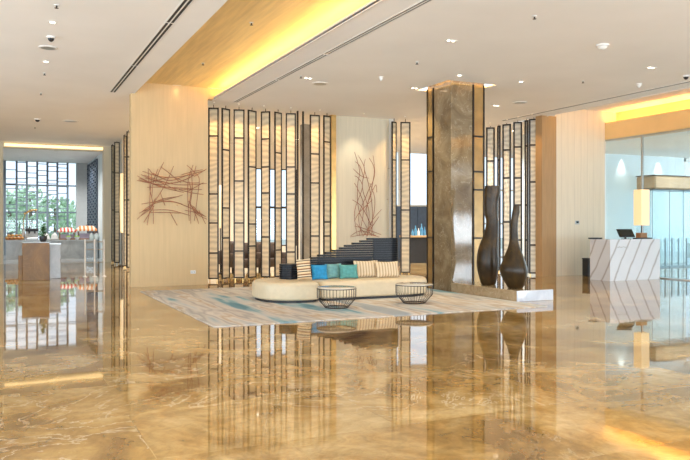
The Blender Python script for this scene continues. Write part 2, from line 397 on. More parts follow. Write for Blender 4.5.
def tag(o, label, cat, group=None, kind=None):
    o['label'] = label; o['category'] = cat
    if group: o['group'] = group
    if kind: o['kind'] = kind
    return o
def thing(name, label, cat, loc=(0, 0, 0), rz=0.0, group=None):
    o = bpy.data.objects.new(name, None); COL.objects.link(o)
    o.location = loc; o.rotation_euler = (0, 0, rz); o.empty_display_size = 0.2
    return tag(o, label, cat, group)
def struct(name, mb, mat, label=None):
    o = mb.build(name, mat); o['kind'] = 'structure'
    return o
def copy_thing(src, loc, rz, label):
    c = src.copy(); COL.objects.link(c); c.location = loc; c.rotation_euler = (0, 0, rz); c['label'] = label
    for ch in src.children:
        d = ch.copy(); COL.objects.link(d); d.parent = c
        for g in ch.children:
            e = g.copy(); COL.objects.link(e); e.parent = d
    return c
def catmull(pts, k=8, closed=False):
    pts = [Vector(p) for p in pts]; n = len(pts); out = []
    rng = range(n if closed else n - 1)
    for i in rng:
        if closed: p0, p1, p2, p3 = pts[i - 1], pts[i], pts[(i + 1) % n], pts[(i + 2) % n]
        else: p0, p1, p2, p3 = pts[max(i - 1, 0)], pts[i], pts[i + 1], pts[min(i + 2, n - 1)]
        for j in range(k):
            t = j / k
            out.append(0.5 * ((2 * p1) + (p2 - p0) * t + (2 * p0 - 5 * p1 + 4 * p2 - p3) * t * t + (3 * p1 - p0 - 3 * p2 + p3) * t ** 3))
    if not closed: out.append(pts[-1])
    return out
def spot(parent, power, size=75, blend=0.7, col=(1.0, 0.84, 0.60), loc=(0, 0, -0.06), rot=(0, 0, 0)):
    l = bpy.data.lights.new('lamp', 'SPOT'); l.energy = power; l.color = col; l.spot_size = R(size); l.spot_blend = blend; l.shadow_soft_size = 0.06
    o = bpy.data.objects.new('lamp', l); COL.objects.link(o); o.parent = parent; o.location = loc; o.rotation_euler = rot
    return o

# ------------------------------------------------------------------ the setting
CZ = 5.0          # lobby ceiling
RZ = 5.3          # raised coves
A0, A1 = 3.07, 5.15          # long cove over the art wall
B0, B1 = 15.3, 17.73         # cove over the entrance side
YW, YS, YC, YR, YB = 19.13, 20.0, 20.3, 17.58, 29.0
struct('floor', box(-9.3, 30, -6, 32.5, -0.12, 0), M['floor'])
struct('floor', box(-9.3, 30, 32.5, 44, -0.12, 0), M['greystone'])
struct('ground', box(-20, 60, 44, 80, -0.3, -0.12), M['ground'])
struct('ground', box(30, 60, -20, 44, -0.3, -0.12), M['ground'])
def ceiling(x0, x1, y0, y1, z, mat='ceil', th=0.2): return struct('ceiling', box(x0, x1, y0, y1, z, z + th), M[mat])
ceiling(-9.3, A0, -6, 42.4, CZ)
ceiling(A0, 15.4, YW + 0.29, YB + 0.3, CZ)
# column recess: ceiling pieces leave a gap round the column
CX0, CX1, CY0, CY1 = 9.65, 10.61, 14.43, 15.48
g = 0.22
ceiling(A1, CX0 - g, -6, YW + 0.29, CZ, th=0.03)
ceiling(CX1 + g, B0, -6, YW + 0.29, CZ, th=0.03)
ceiling(CX0 - g, CX1 + g, -6, CY0 - g, CZ, th=0.03)
ceiling(CX0 - g, CX1 + g, CY1 + g, YW + 0.29, CZ, th=0.03)
ceiling(CX0 - 0.5, CX1 + 0.5, CY0 - 0.5, CY1 + 0.5, CZ + 0.2, th=0.05)
ceiling(A0 - 0.3, A1 + 0.42, -6, YW, RZ, 'cove', 0.1)
struct('trim_1', box(A0 - 0.06, A0, -6, YW, CZ + 0.2, RZ), M['cove'])
struct('trim_2', box(A1 + 0.34, A1 + 0.42, -6, YW, CZ + 0.03, RZ), M['cove'])
struct('trim_3', box(A1, A1 + 0.03, -6, YW, CZ - 0.02, CZ + 0.07), M['trim'])
ceiling(B0 - 0.3, B1 + 0.56, -6, YR, RZ, 'ceil', 0.1)
struct('trim_4', box(B0 - 0.34, B0 - 0.28, -6, YR, CZ + 0.03, RZ), M['cove'])
struct('trim_5', box(B0 - 0.03, B0, -6, YR, CZ - 0.02, CZ + 0.07), M['trim'])
struct('wall_fascia', box(B1, B1 + 0.06, -6, YR, 4.38, 4.93), M['fascia'])
struct('trim_8', MB().box(B1 + 0.5, B1 + 0.56, -6, YR, 4.66, RZ).box(B1 + 0.06, B1 + 0.56, -6, YR, 4.38, 4.66), M['fascia'])
ceiling(A0, 4.6, YB + 0.3, 42.4, CZ)
ceiling(15.4, B1 + 0.05, YR + 0.26, YB + 0.3, CZ)
ceiling(B1 + 0.05, 30, 21.6, YB + 0.3, CZ)
ceiling(B1 + 0.56, 30, -6, YR, 4.45)
ceiling(B1 + 0.05, 30, YR, 21.6, 4.45)

struct('wall_left', box(-9.5, -9.3, 20, 42.4, 0, CZ), M['beige'])
mb = MB()
for y in range(-6, 21, 2): mb.box(-9.45, -9.35, y - 0.05, y + 0.05, 0, CZ)
struct('window_8', mb, M['bronze'])  # unseen glazing, added so that side light enters the lobby
struct('wall_art', box(2.98, 4.99, YW, YW + 0.28, 0, RZ), M['beige'])
struct('wall_centre', box(9.18, 11.32, YC, YC + 0.25, 0, CZ), M['pale'])
struct('trim_6', box(x_at(331.5, YC - 0.05), x_at(336, YC - 0.05), YC - 0.06, YC + 0.3, 0, CZ), M['brass'])
struct('trim_7', box(11.2, 11.36, YC - 0.03, YC + 0.3, 0, CZ), M['trim'])
struct('wall_art', box(4.99, A1 + 0.42, YW + 0.02, YW + 0.25, CZ + 0.001, RZ), M['beige'])
struct('baseboard_art', box(2.97, 4.99, YW - 0.012, YW, 0, 0.09), M['beige'])
struct('wall_right', box(15.65, B1, YR, YR + 0.25, 0, RZ), M['cream'])
struct('wall_right', box(B1, B1 + 0.56, YR, YR + 0.25, 4.45, RZ), M['cream'])
struct('wall_right', box(15.08, 15.66, YR - 0.04, YR + 0.25, 0, CZ), M['brown'])
# front glazing frame behind the camera
mb = MB()
for x in range(-9, 30, 3): mb.box(x - 0.05, x + 0.05, -6.1, -5.9, 0, CZ)
mb.box(-9.3, 30, -6.1, -5.9, 2.6, 2.7)
struct('window_1', mb, M['bronze'])

# back room wall with windows
WX0, WX1 = x_at(248, YB), x_at(297, YB)
WZ0, WZ1 = 0.7, 4.0
mb = MB().box(4.2, WX0, YB, YB + 0.25, 0, CZ).box(WX1, 14.0, YB, YB + 0.25, 0, CZ).box(WX0, WX1, YB, YB + 0.25, 0, WZ0).box(WX0, WX1, YB, YB + 0.25, WZ1, CZ).box(14.0, 19.2, YB, YB + 0.25, 0, 2.5)
struct('wall_back', mb, M['cream'])
def window(n, x0, x1, y, z0, z1, nx, nz, mat='bronze'):
    mb = MB(); t = 0.045
    for i in range(nx + 1):
        x = x0 + (x1 - x0) * i / nx; mb.box(x - t, x + t, y - 0.05, y + 0.05, z0, z1)
    for i in range(nz + 1):
        z = z0 + (z1 - z0) * i / nz; mb.box(x0, x1, y - 0.04, y + 0.04, z - t, z + t)
    o = struct('window_%d' % n, mb, M[mat])
    box(x0, x1, y - 0.006, y + 0.006, z0, z1).build('window_pane', M['glass'], o)
    return o
window(2, WX0, WX1, YB + 0.1, WZ0, WZ1, 3, 2)
window(3, 14.0, 19.2, YB + 0.1, 2.5, CZ, 2, 1, 'trim')
window(4, 19.2, 30, YB + 0.1, 0, CZ, 8, 3, 'trim')

# restaurant beyond the portal
YP = 32.5
struct('wall_portal', MB().box(-9.3, 0.0, YP, YP + 0.5, 0, CZ).box(3.92, 4.35, YP, YP + 0.5, 0, CZ).box(0, 3.92, YP, YP + 0.5, 4.78, CZ), M['pale'])
struct('wall_restaurant', box(4.22, 4.6, 33.0, 42.4, 0, CZ), M['white'])
struct('wall_restaurant', box(4.35, 4.6, YB + 0.2, 33.0, 0, CZ), M['white'])
struct('wall_restaurant', MB().box(3.62, 4.22, 42, 42.25, 0, CZ), M['grey'])
YL = 42.0
LX = [x_at(p, YL) for p in (5, 16.6, 26.8, 37.2, 47.4, 57.3, 67.5)]
mb = MB()
for x in LX: mb.box(x - 0.05, x + 0.05, YL - 0.10, YL, 0, CZ)
rnd = random.Random(3)
for i in range(len(LX) - 1):
    z = 0.9
    while z < 4.95:
        mb.box(LX[i], LX[i + 1], YL - 0.09, YL - 0.03, z, z + 0.04); z += rnd.choice((0.20, 0.26, 0.36, 0.48))
for z in (2.25, 3.7): mb.box(LX[0], 3.62, YL - 0.02, YL + 0.06, z, z + 0.07)
wo = struct('window_5', mb, M['lattice'])
box(-2.0, 3.62, YL + 0.07, YL + 0.085, 0, CZ).build('window_pane', M['glass'], wo)
struct('wall_restaurant', box(-9.3, LX[0], YL, YL + 0.2, 0, CZ), M['white'])

# entrance hall right of the lobby
struct('wall_entrance', box(B1, 26.2, 21.5, 21.7, 0, CZ), M['white'])
wo = struct('window_6', MB().box(26.2, 26.3, 21.5, 21.62, 0, CZ).box(26.2, 30, 21.5, 21.62, 4.3, CZ).box(28.2, 28.3, 21.5, 21.62, 0, CZ), M['trim'])
box(26.2, 30, 21.55, 21.565, 0, 4.3).build('window_pane', M['glass'], wo)
YM = y_at(642, B1 + 0.05)
wo = struct('window_7', MB().box(B1 + 0.03, B1 + 0.09, YM - 0.025, YM + 0.025, 0, 4.38).box(B1 + 0.02, B1 + 0.1, 8, YR, 4.33, 4.38).box(B1 + 0.02, B1 + 0.1, 8, YR, 0, 0.03), M['steel'])
box(B1 + 0.055, B1 + 0.067, YM + 0.025, YR, 0.03, 4.33).build('window_pane', M['tinted'], wo)
box(B1 + 0.055, B1 + 0.067, 8, YM - 0.025, 0.03, 4.33).build('window_pane', M['tinted'], wo)

# ------------------------------------------------------------------ stone column and plinth
co = struct('column', box(CX0, CX1, CY0, CY1, 0, CZ + 0.2), M['column'])
def strip_frame(parent, horizontal, a0, a1, face, zs):
    """framed golden strip let into a column face; horizontal: along x on the front face, else along y on the side face"""
    t = 0.03; f = 0.035
    pb = MB(); fb = MB()
    def bx(mb, u0, u1, d0, d1, z0, z1):
        if horizontal: mb.box(u0, u1, face - d1, face - d0, z0, z1)
        else: mb.box(face - d1, face - d0, u0, u1, z0, z1)
    bx(pb, a0, a1, 0, 0.012, 0.0, CZ)
    for u in (a0, a1 - f): bx(fb, u, u + f, 0.0, t, 0, CZ)
    for z in zs: bx(fb, a0, a1, 0.0, t, z - 0.02, z + 0.02)
    pb.build('gold_strip', M['gold_panel'], parent); fb.build('strip_frame', M['bronze'], parent)
strip_frame(co, False, y_at(434, CX0), CY1, CX0, [z_at(y, CX0, CY1) for y in (138, 172, 237.5)])
strip_frame(co, True, x_at(472.5, CY0), CX1, CY0, [z_at(y, CX1, CY0) for y in (137, 172, 190, 238)])
PY0 = 12.0
pl = tag(MB().box(CX0, CX1 + 0.0, PY0, CY0, 0.0, 0.23, 0.008).build('display_plinth', M['plinth']), 'low brown marble plinth running out from the stone column under the bronze vases', 'plinth')
box(CX0, CX1, PY0 - 0.02, PY0, 0.004, 0.226).build('end_panel', M['endstone'], pl)

def led_strip(name, label, mb, group, mat='led'):
    return tag(mb.build(name, M[mat]), label, 'cove light', group)
led_strip('cove_light', 'amber light strip hidden along the long ceiling cove above the twig wall', MB().box(A1 + 0.20, A1 + 0.26, -5, YW - 0.1, CZ + 0.03, CZ + 0.07), 'amber cove light strips')
led_strip('cove_light', 'amber light strip hidden along the ceiling cove above the reception desk', MB().box(B1 + 0.26, B1 + 0.34, -5, YR - 0.1, 4.66, 4.70), 'amber cove light strips')
mb = MB()
q = g + 0.06
mb.box(CX0 - q, CX1 + q, CY0 - q - 0.04, CY0 - q, CZ + 0.03, CZ + 0.06).box(CX0 - q, CX1 + q, CY1 + q, CY1 + q + 0.04, CZ + 0.03, CZ + 0.06)
mb.box(CX0 - q - 0.04, CX0 - q, CY0 - q, CY1 + q, CZ + 0.03, CZ + 0.06).box(CX1 + q, CX1 + q + 0.04, CY0 - q, CY1 + q, CZ + 0.03, CZ + 0.06)
led_strip('cove_light', 'amber light ring in the ceiling recess round the stone column', mb, 'amber cove light strips', 'led_mid')
led_strip('cove_light', 'amber light strip along the header of the restaurant portal', MB().box(0.05, 3.88, YP - 0.03, YP, 4.83, 4.93), 'amber cove light strips', 'led_soft')

led_strip('cove_light', 'amber light strip on the lip of the reception cove nearest the vase-side screen', MB().box(B0 - 0.20, B0 - 0.13, YR - 3.5, YR - 0.1, CZ + 0.03, CZ + 0.07), 'amber cove light strips', 'led_mid')

# ------------------------------------------------------------------ framed screen panels
def screen_panel(px0, px1, label, group, Y=None, X=None, rot=0.0, ztop=4.9, bars=(), zbot=0.07, f=0.04, mat='panel'):
    pc = (px0 + px1) / 2
    if Y is None: Y = y_at(pc, X)
    else: X = x_at(pc, Y)
    ph = ray(pc); dl = ph - YAW; a = R(rot)
    w = (px1 - px0) * dep(X, Y) * math.cos(dl) / (FPX * math.cos(a + ph))
    w = min(w, 0.75)
    t = thing('framed_screen', label, 'screen', (X, Y, 0), a, group)
    h = w / 2; d = 0.016
    fb = MB()
    fb.box(-h, -h + f, -d, d, zbot, ztop).box(h - f, h, -d, d, zbot, ztop).box(-h + f, h - f, -d, d, zbot, zbot + f).box(-h + f, h - f, -d, d, ztop - f, ztop)
    for y in bars:
        z = z_at(y, X, Y); fb.box(-h + f, h - f, -d, d, z - f / 2, z + f / 2)
    fb.build('frame', M['bronze'], t)
    box(-h + f, h - f, -0.006, 0.006, zbot + f, ztop - f).build('rippled_glass', M[mat], t)
    for s in (-1, 1): box(s * (h - 0.05) - 0.012, s * (h - 0.05) + 0.012, -0.012, 0.012, 0, zbot).build('foot', M['brass'], t)
    box(-0.008, 0.008, -0.008, 0.008, ztop, CZ).build('ceiling_pin', M['bronze'], t)
    return t
G1 = 'tall rippled screen panels behind the sofa'
L1 = [  # px0, px1, rot, bars
    (208.2, 218.8, -22, (136, 194, 223, 253)), (221.8, 229.8, 30, (150, 208, 238)), (233.5, 244.6, -18, (138, 181, 223, 251)),
    (248, 256.2, 30, (167, 224, 246)), (261, 270.2, -44, (139, 167, 193, 237)), (274.6, 281.6, 30, (153, 208, 250)),
    (285.7, 296, -20, (167, 194, 252)), (309.8, 319.8, -4, (154, 183, 236)), (323.4, 330.6, 18, (142, 222, 236))]
ords = ['first', 'second', 'third', 'fourth', 'fifth', 'sixth', 'seventh', 'eighth', 'ninth']
look = ['nearly face on', 'turned edgeways', 'wide and face on', 'narrow', 'turned the other way',
        'narrowest', 'wide and whitish', 'just past the grey column reflection', 'beside the brass strip']
for i, (a, b, r, bars) in enumerate(L1):
    screen_panel(a, b, '%s bronze-framed screen panel from the twig wall, %s' % (ords[i], look[i]), G1, Y=YS, rot=r, bars=bars, ztop=4.92)
screen_panel(391.8, 396.4, 'very narrow framed panel hard against the end of the centre wall', 'screen panels right of the centre wall', Y=YS + 0.1, rot=20, bars=(160, 215, 240), ztop=4.9)
screen_panel(400.4, 410.4, 'wide framed panel at the edge of the opening to the bar', 'screen panels right of the centre wall', Y=YS, rot=-20, bars=(160, 210, 238), ztop=4.9)
G2 = 'tall rippled screen panels behind the bronze vases'
L2 = [(486, 494.8, -30, (161, 190, 215), 'framed panel of the vase-side screen next to the stone column'), (497.2, 500.6, -58, (160, 200, 240), 'very narrow edge-on framed panel second from the stone column'),
      (502.4, 511, -52, (150, 178, 222), 'framed panel above the shorter bronze vase, third from the stone column'), (513.2, 522.2, -35, (147, 178, 205, 240), 'framed panel fourth from the stone column, clear of the vases'),
      (524.6, 528.4, -62, (146, 205, 240), 'thin edge-on framed panel tucked beside the last wide panel by the tan wall'), (528.8, 539, -32, (145, 182, 245), 'wide framed panel nearest the tan wood wall end')]
for a, b, r, bars, lab in L2:
    screen_panel(a, b, lab, G2, X=15.15, rot=r, bars=bars, ztop=4.96, zbot=0.06, f=0.052, mat='panel_backlit')
G3 = 'screen panels along the restaurant passage'
screen_panel(123.8, 126.2, 'thin edge-on passage panel right behind the corner of the twig wall', G3, X=4.12, rot=60, bars=(157, 200), ztop=4.95)
screen_panel(126.4, 130.6, 'passage panel half hidden behind the corner of the twig wall', G3, Y=26.6, rot=0, bars=(157, 200, 235), ztop=4.95)
screen_panel(111.6, 113.8, 'thin edge-on passage panel beside the restaurant portal jamb', G3, X=4.15, rot=60, bars=(172, 210), ztop=4.95)
screen_panel(114.2, 119.8, 'face-on passage panel next to the restaurant portal jamb', G3, Y=30.2, rot=-4, bars=(173, 212, 240), ztop=4.95)
for px, lab in ((297.6, 'slim dark steel post beside the white-lit screen panel'), (303, 'slim dark steel post in front of the grey column reflection')):
    X = x_at(px, YS)
    tag(box(-0.02, 0.02, -0.03, 0.03, 0, CZ).build('screen_post', M['bronze'], None, False, (X, YS, 0)), lab, 'post', 'slim screen posts')

# solid stand-in for the column's mirror reflection; furniture of the back room
struct('column', box(x_at(303.3, 22.5), x_at(311, 22.5), 22.5, 22.8, 0, CZ), M['greycol'])
def lounge_chair(px, Y, label, rz):
    t = thing('lounge_chair', label, 'armchair', (x_at(px, Y), Y, 0), rz, 'dark armchairs in the back room')
    MB().box(-0.36, 0.36, -0.36, 0.36, 0.18, 0.46, 0.06).build('seat', M['leather'], t, True)
    MB().box(-0.36, 0.36, 0.26, 0.42, 0.40, 1.0, 0.06).build('backrest', M['leather'], t, True)
    for s in (-1, 1):
        MB().box(s * 0.40 - 0.06, s * 0.40 + 0.06, -0.36, 0.40, 0.18, 0.66, 0.04).build('armrest', M['leather'], t, True)
        for u in (-1, 1): box(s * 0.33 - 0.025, s * 0.33 + 0.025, u * 0.30 - 0.025, u * 0.30 + 0.025, 0, 0.18).build('leg', M['bronze'], t)
    return t
c0 = lounge_chair(246, 23.2, 'dark armchair seen through the gap after the third screen panel', 0.3)
copy_thing(c0, (x_at(258.5, 25.2), 25.2, 0), 2.8, 'dark armchair seen through the gap after the fourth screen panel')
copy_thing(c0, (x_at(272.5, 23.4), 23.4, 0), 0.2, 'dark armchair seen through the gap after the fifth screen panel')
copy_thing(c0, (x_at(231.6, 25.6), 25.6, 0), -0.4, 'dark armchair seen through the gap after the second screen panel')
for px, Y, z0, z1, lab in ((220.3, 23.0, 1.5, 2.9, 'tall amber lantern glowing in the gap after the first screen panel'), (122, 29.0, 1.3, 3.6, 'tall amber lantern glowing between the passage panels')):
    t = thing('floor_lantern', lab, 'lamp', (x_at(px, Y), Y, 0), 0, 'amber lanterns beyond the screens')
    MB().lathe([(0.16, 0), (0.16, 0.03), (0.02, 0.05), (0.02, z0)], 16).build('stand', M['bronze'], t, True)
    MB().lathe([(0.07, z0), (0.09, (z0 + z1) / 2), (0.07, z1)], 16).build('lantern_shade', M['lantern'], t, True)

# bar seen through the opening left of the column
YBR = 26.0
xb0, xb1 = x_at(408, YBR), x_at(440, YBR)
t = thing('bar_counter', 'dark bar counter with wooden top seen through the opening left of the column', 'counter', ((xb0 + xb1) / 2, YBR, 0))
h = (xb1 - xb0) / 2
box(-h, h, 0.05, 0.6, 0, 1.08).build('body', M['black'], t)
box(-h - 0.05, h + 0.05, -0.05, 0.65, 1.08, 1.16).build('countertop', M['wood'], t)
t = thing('back_bar_cabinet', 'tall navy cabinet standing against the wall behind the bar', 'cabinet', (x_at(420, 28.4), 28.4, 0))
box(-1.3, 1.0, 0.0, 0.5, 0, 2.45).build('body', M['navy'], t)
for k in range(4): box(-1.25 + k * 0.56, -1.25 + k * 0.56 + 0.52, -0.03, 0.0, 0.05, 2.4).build('door', M['navy'], t)
blab = ['short blue bottle at the screen end of the bar top', 'tall blue bottle second along the bar top', 'white jug standing third along the bar top', 'slim blue bottle fourth along the bar top', 'blue bottle closest to the stone column on the bar top']
for k in range(5):
    px = 412.5 + k * 3.0; X = x_at(px, YBR + 0.3)
    hh = (0.26, 0.42, 0.30, 0.5, 0.36)[k]; r = 0.055 + 0.012 * (k % 2)
    tag(MB().lathe([(r, 0), (r, hh * 0.55), (r * 0.35, hh * 0.75), (r * 0.35, hh)], 14).build('bottle', M['ceramic'] if k == 2 else M['bluebottle'], None, True, (X, YBR + 0.3, 1.16)), blab[k], 'bottle', 'bottles on the bar')

# ------------------------------------------------------------------ rug
rg = tag(MB().box(2.97, 9.62, 11.02, 17.75, 0.0, 0.014, 0.006).build('area_rug', M['rug']), 'large grey-beige rug with teal streaks lying under the sofa and wire tables', 'rug')

# ------------------------------------------------------------------ sofa
RUGZ = 0.014
def rounded_solid(outline, z0, z1, r, n=6, top_crown=0.0):
    """extrude a closed plan outline with rounded upper and lower edges"""
    m = len(outline); nr = []
    for i in range(m):
        t = (outline[(i + 1) % m] - outline[i - 1]).normalized(); nr.append(Vector((t.y, -t.x)))
    area2 = sum(outline[i].x * outline[(i + 1) % m].y - outline[(i + 1) % m].x * outline[i].y for i in range(m))
    sg = 1 if area2 > 0 else -1
    rings = []
    def ring_(inset, z): return [(outline[i].x - sg * nr[i].x * inset, outline[i].y - sg * nr[i].y * inset, z) for i in range(m)]
    for k in range(n + 1):
        a = PI / 2 * k / n; rings.append(ring_(r * 0.5 * (1 - math.sin(a)), z0 + r * 0.5 * (1 - math.cos(a))))
    for k in range(n + 1):
        a = PI / 2 * k / n; rings.append(ring_(r * (1 - math.cos(a)), z1 - r + r * math.sin(a)))
    return MB().loft(rings)
so = thing('sofa', 'long cream curved sofa with a stepped black slatted back, standing on the rug', 'sofa', (0, 0, RUGZ))
left_o = catmull([(4.78, 14.50), (4.86, 13.98), (5.12, 13.66), (5.50, 13.56), (5.82, 13.60), (5.95, 13.82), (5.96, 14.4), (5.92, 15.05), (5.6, 15.25), (5.15, 15.2), (4.88, 14.95)], 6, True)
right_o = catmull([(5.97, 13.9), (6.04, 13.72), (6.3, 13.68), (7.0, 13.70), (7.7, 13.68), (8.3, 13.74), (8.70, 14.0), (8.86, 14.42), (8.70, 14.9), (8.2, 15.18), (7.2, 15.2), (6.3, 15.2), (6.02, 15.05), (5.97, 14.5)], 6, True)
rounded_solid(left_o, 0.05, 0.412, 0.10).build('chaise_seat', M['sofa'], so, True)
rounded_solid(right_o, 0.05, 0.402, 0.10).build('main_seat', M['sofa'], so, True)
def inset(o, d):
    c = sum(o, Vector((0, 0))) / len(o); return [c + (p - c) * (1 - d / (p - c).length) for p in o]
for o_ in (left_o, right_o):
    rounded_solid(inset(o_, 0.07), 0.0, 0.055, 0.01, 1).build('plinth_base', M['black'], so)
# stepped slatted back
bpath = catmull([(5.95, 14.95), (6.5, 14.98), (7.1, 14.97), (7.7, 14.90), (8.1, 14.80), (8.30, 14.82), (8.43, 14.96), (8.40, 15.12)], 10)
NS = 17
for k in range(NS):
    z = 0.40 + 0.0525 * k
    px = 303 if k < 8 else 310.5 + (k - 8) * 6.9
    pts = [p for p in bpath]
    xs = max(x_at(px, 14.95), 5.95)
    sub = [p for i, p in enumerate(pts) if p.x >= xs or i > len(pts) * 0.6]
    MB().ribbon(sub, 0.13, z, z + 0.043).build('back_slat', M['slat'], so)
core = [p for i, p in enumerate(bpath) if p.x > x_at(372, 14.9)]
MB().ribbon(core, 0.09, 0.39, 1.27).build('back_core', M['black'], so)
MB().ribbon([p for p in bpath if x_at(318, 14.95) <= p.x <= x_at(372, 14.9)], 0.09, 0.39, 0.83).build('back_core', M['black'], so)
cx, cy = x_at(289, 14.72), 14.72
for k in range(7):
    z = 0.41 + 0.048 * k
    MB().lathe([(0.20, z), (0.215, z + 0.006), (0.215, z + 0.034), (0.20, z + 0.04)], 28, (cx, cy)).build('drum_slat', M['slat'], so, True)
MB().lathe([(0.185, 0.40), (0.185, 0.74)], 24, (cx, cy)).build('drum_core', M['black'], so, True)

# cushions
def cushion(px0, px1, h, Y, mat, label, rz=0.0, lean=-0.25, w=None, d=0.15, zb=0.404, roll=0.0):
    X = x_at((px0 + px1) / 2, Y)
    if w is None: w = (px1 - px0) * dep(X, Y) / FPX / max(0.5, math.cos(ray((px0 + px1) / 2) + rz))
    n = 14; vs = []; fs = []
    for sgn in (-1, 1):
        for j in range(n + 1):
            for i in range(n + 1):
                u = -1 + 2 * i / n; v = -1 + 2 * j / n
                bul = ((1 - u ** 4) * (1 - v ** 4)) ** 0.55
                pin = 1 - 0.07 * (1 - abs(v) ** 2) * abs(u) ** 3
                pin2 = 1 - 0.07 * (1 - abs(u) ** 2) * abs(v) ** 3
                vs.append((u * w / 2 * pin, sgn * d / 2 * bul, h / 2 + v * h / 2 * pin2))
    N1 = (n + 1) ** 2
    for j in range(n):
        for i in range(n):
            a = j * (n + 1) + i
            fs.append((a, a + 1, a + n + 2, a + n + 1)); fs.append((N1 + a, N1 + a + n + 1, N1 + a + n + 2, N1 + a + 1))
    o = MB().add(vs, fs).build('cushion', mat, None, True, (X, Y, RUGZ + zb))
    o.rotation_euler = (lean, roll, rz)
    return tag(o, label, 'cushion', 'scatter cushions on the sofa')
cushion(297.5, 312, 0.44, 14.20, M['stripe2'], 'tall brown banded cushion propped beside the small black slatted drum', -0.5, -0.10, zb=0.43, roll=-0.10)
cushion(312, 328, 0.335, 14.32, M['blue'], 'bright blue cushion on the sofa', -0.1)
cushion(326.5, 343, 0.335, 14.49, M['teal'], 'grey-teal cushion between the bright blue and sea-green cushions', 0.1)
cushion(340, 358.5, 0.32, 14.30, M['green'], 'sea-green cushion next to the striped pair on the sofa', -0.1)
cushion(354.5, 379, 0.39, 14.47, M['stripe'], 'larger beige striped cushion tucked beside the sea-green cushion', -0.12)
cushion(377, 400, 0.37, 14.28, M['stripe'], 'beige striped cushion at the tall end of the slatted back', -0.05)

# ------------------------------------------------------------------ wire tables
def wire_table(X, Y, label, first=None):
    t = thing('wire_coffee_table', label, 'coffee table', (X, Y, RUGZ), 0, 'wire basket tables on the rug')
    MB().lathe([(0.36, 0.372), (0.375, 0.378), (0.375, 0.392), (0.368, 0.397)], 48).build('tabletop', M['top'], t, True)
    ringp = lambda r, z, n=40: [(r * math.cos(2 * PI * i / n), r * math.sin(2 * PI * i / n), z) for i in range(n)]
    MB().tube(ringp(0.378, 0.372), 0.009, 6, True).build('top_ring', M['wire'], t, True)
    MB().tube(ringp(0.225, 0.012), 0.010, 6, True).build('base_ring', M['wire'], t, True)
    mb = MB()
    for i in range(36):
        a = 2 * PI * (i + 0.5) / 36; c, s = math.cos(a), math.sin(a)
        mb.tube([(0.378 * c, 0.378 * s, 0.372), (0.375 * c, 0.375 * s, 0.19), (0.36 * c, 0.36 * s, 0.165), (0.225 * c, 0.225 * s, 0.012)], 0.0036, 5)
    mb.build('wire_basket', M['wire'], t, True)
    return t
wt = wire_table(5.78, 12.55, 'wire basket coffee table in front of the blue and green cushions')
copy_thing(wt, (7.55, 12.62, RUGZ), 0.05, 'wire basket coffee table in front of the rounded sofa end by the column')

# ------------------------------------------------------------------ bronze vases
def vase(name_label, X, Y, prof, nk=40):
    """prof: (height, radius, sideways shift)"""
    t = []
    P = catmull([Vector((z, r, s)) for z, r, s in prof], 7)
    rings = []
    for z, r, s in P:
        rings.append([(s * cT + r * math.cos(2 * PI * i / nk) * (1 + 0.03 * math.sin(3 * 2 * PI * i / nk + z * 2)), -s * sT + r * math.sin(2 * PI * i / nk), z) for i in range(nk)])
    z, r, s = P[-1]
    for zz, rr in ((z, r * 0.82), (z - 0.25, r * 0.70)):
        rings.append([(s * cT + rr * math.cos(2 * PI * i / nk), -s * sT + rr * math.sin(2 * PI * i / nk), zz) for i in range(nk)])
    o = MB().loft(rings).build('bronze_vase', M['vase'], None, True, (X, Y, 0.23))
    return tag(o, name_label, 'vase', 'bronze vases on the plinth')
VY = 13.55
vase('taller dark bronze vase with a thick wavy neck, nearer the column on the plinth', x_at(488.5, VY), VY,
     [(0, 0.15, 0.0), (0.08, 0.185, 0), (0.45, 0.255, -0.01), (0.8, 0.235, 0.0), (1.15, 0.175, 0.06), (1.42, 0.145, 0.09), (1.62, 0.155, 0.065), (1.9, 0.165, 0.06), (2.1, 0.18, 0.09), (2.27, 0.18, 0.10)])
VY = 12.55
vase('shorter dark bronze gourd vase with a slim neck, by the white end of the plinth', x_at(515.4, VY), VY,
     [(0, 0.15, 0.0), (0.06, 0.19, 0), (0.36, 0.298, -0.03), (0.62, 0.235, -0.03), (0.9, 0.125, -0.03), (1.15, 0.085, -0.03), (1.45, 0.075, -0.02), (1.65, 0.08, 0.01), (1.79, 0.068, 0.025)])

# ------------------------------------------------------------------ twig sculptures
def twig_art(label, polys, ox, oy, sc, Y, mat, r0):
    X0 = x_at(ox + 250 / sc, Y)
    t = thing('twig_sculpture', label, 'wall sculpture', (X0, Y, 0), 0)
    rn = random.Random(11)
    for pl_ in polys:
        pts = []
        off = 0.055 + rn.random() * 0.09
        for k, (u, v) in enumerate(pl_):
            px = ox + u / sc; py = oy + v / sc
            X = x_at(px, Y - 0.05); pts.append((X - X0, -off + 0.02 * math.sin(k * 2.1), z_at(py, X, Y - 0.05)))
        pts = catmull(pts, 6)
        n = len(pts)
        MB().tube(pts, [r0 * (0.55 + 0.45 * math.sin(PI * (0.15 + 0.7 * i / (n - 1)))) for i in range(n)], 6).build('twig', mat, t, True)
    mb = MB()
    ref = polys[0]
    zs = sorted(z_at(oy + v / sc, X0, Y) for p in polys for _, v in p)
    for k in range(6):
        zz = zs[0] + (zs[-1] - zs[0]) * (0.2 + 0.12 * k); mb.tube([(0.3 * math.sin(k * 2.3), -0.004, zz), (0.3 * math.sin(k * 2.3), -0.12, zz)], 0.006, 5)
    mb.build('wall_pins', mat, t)
    return t
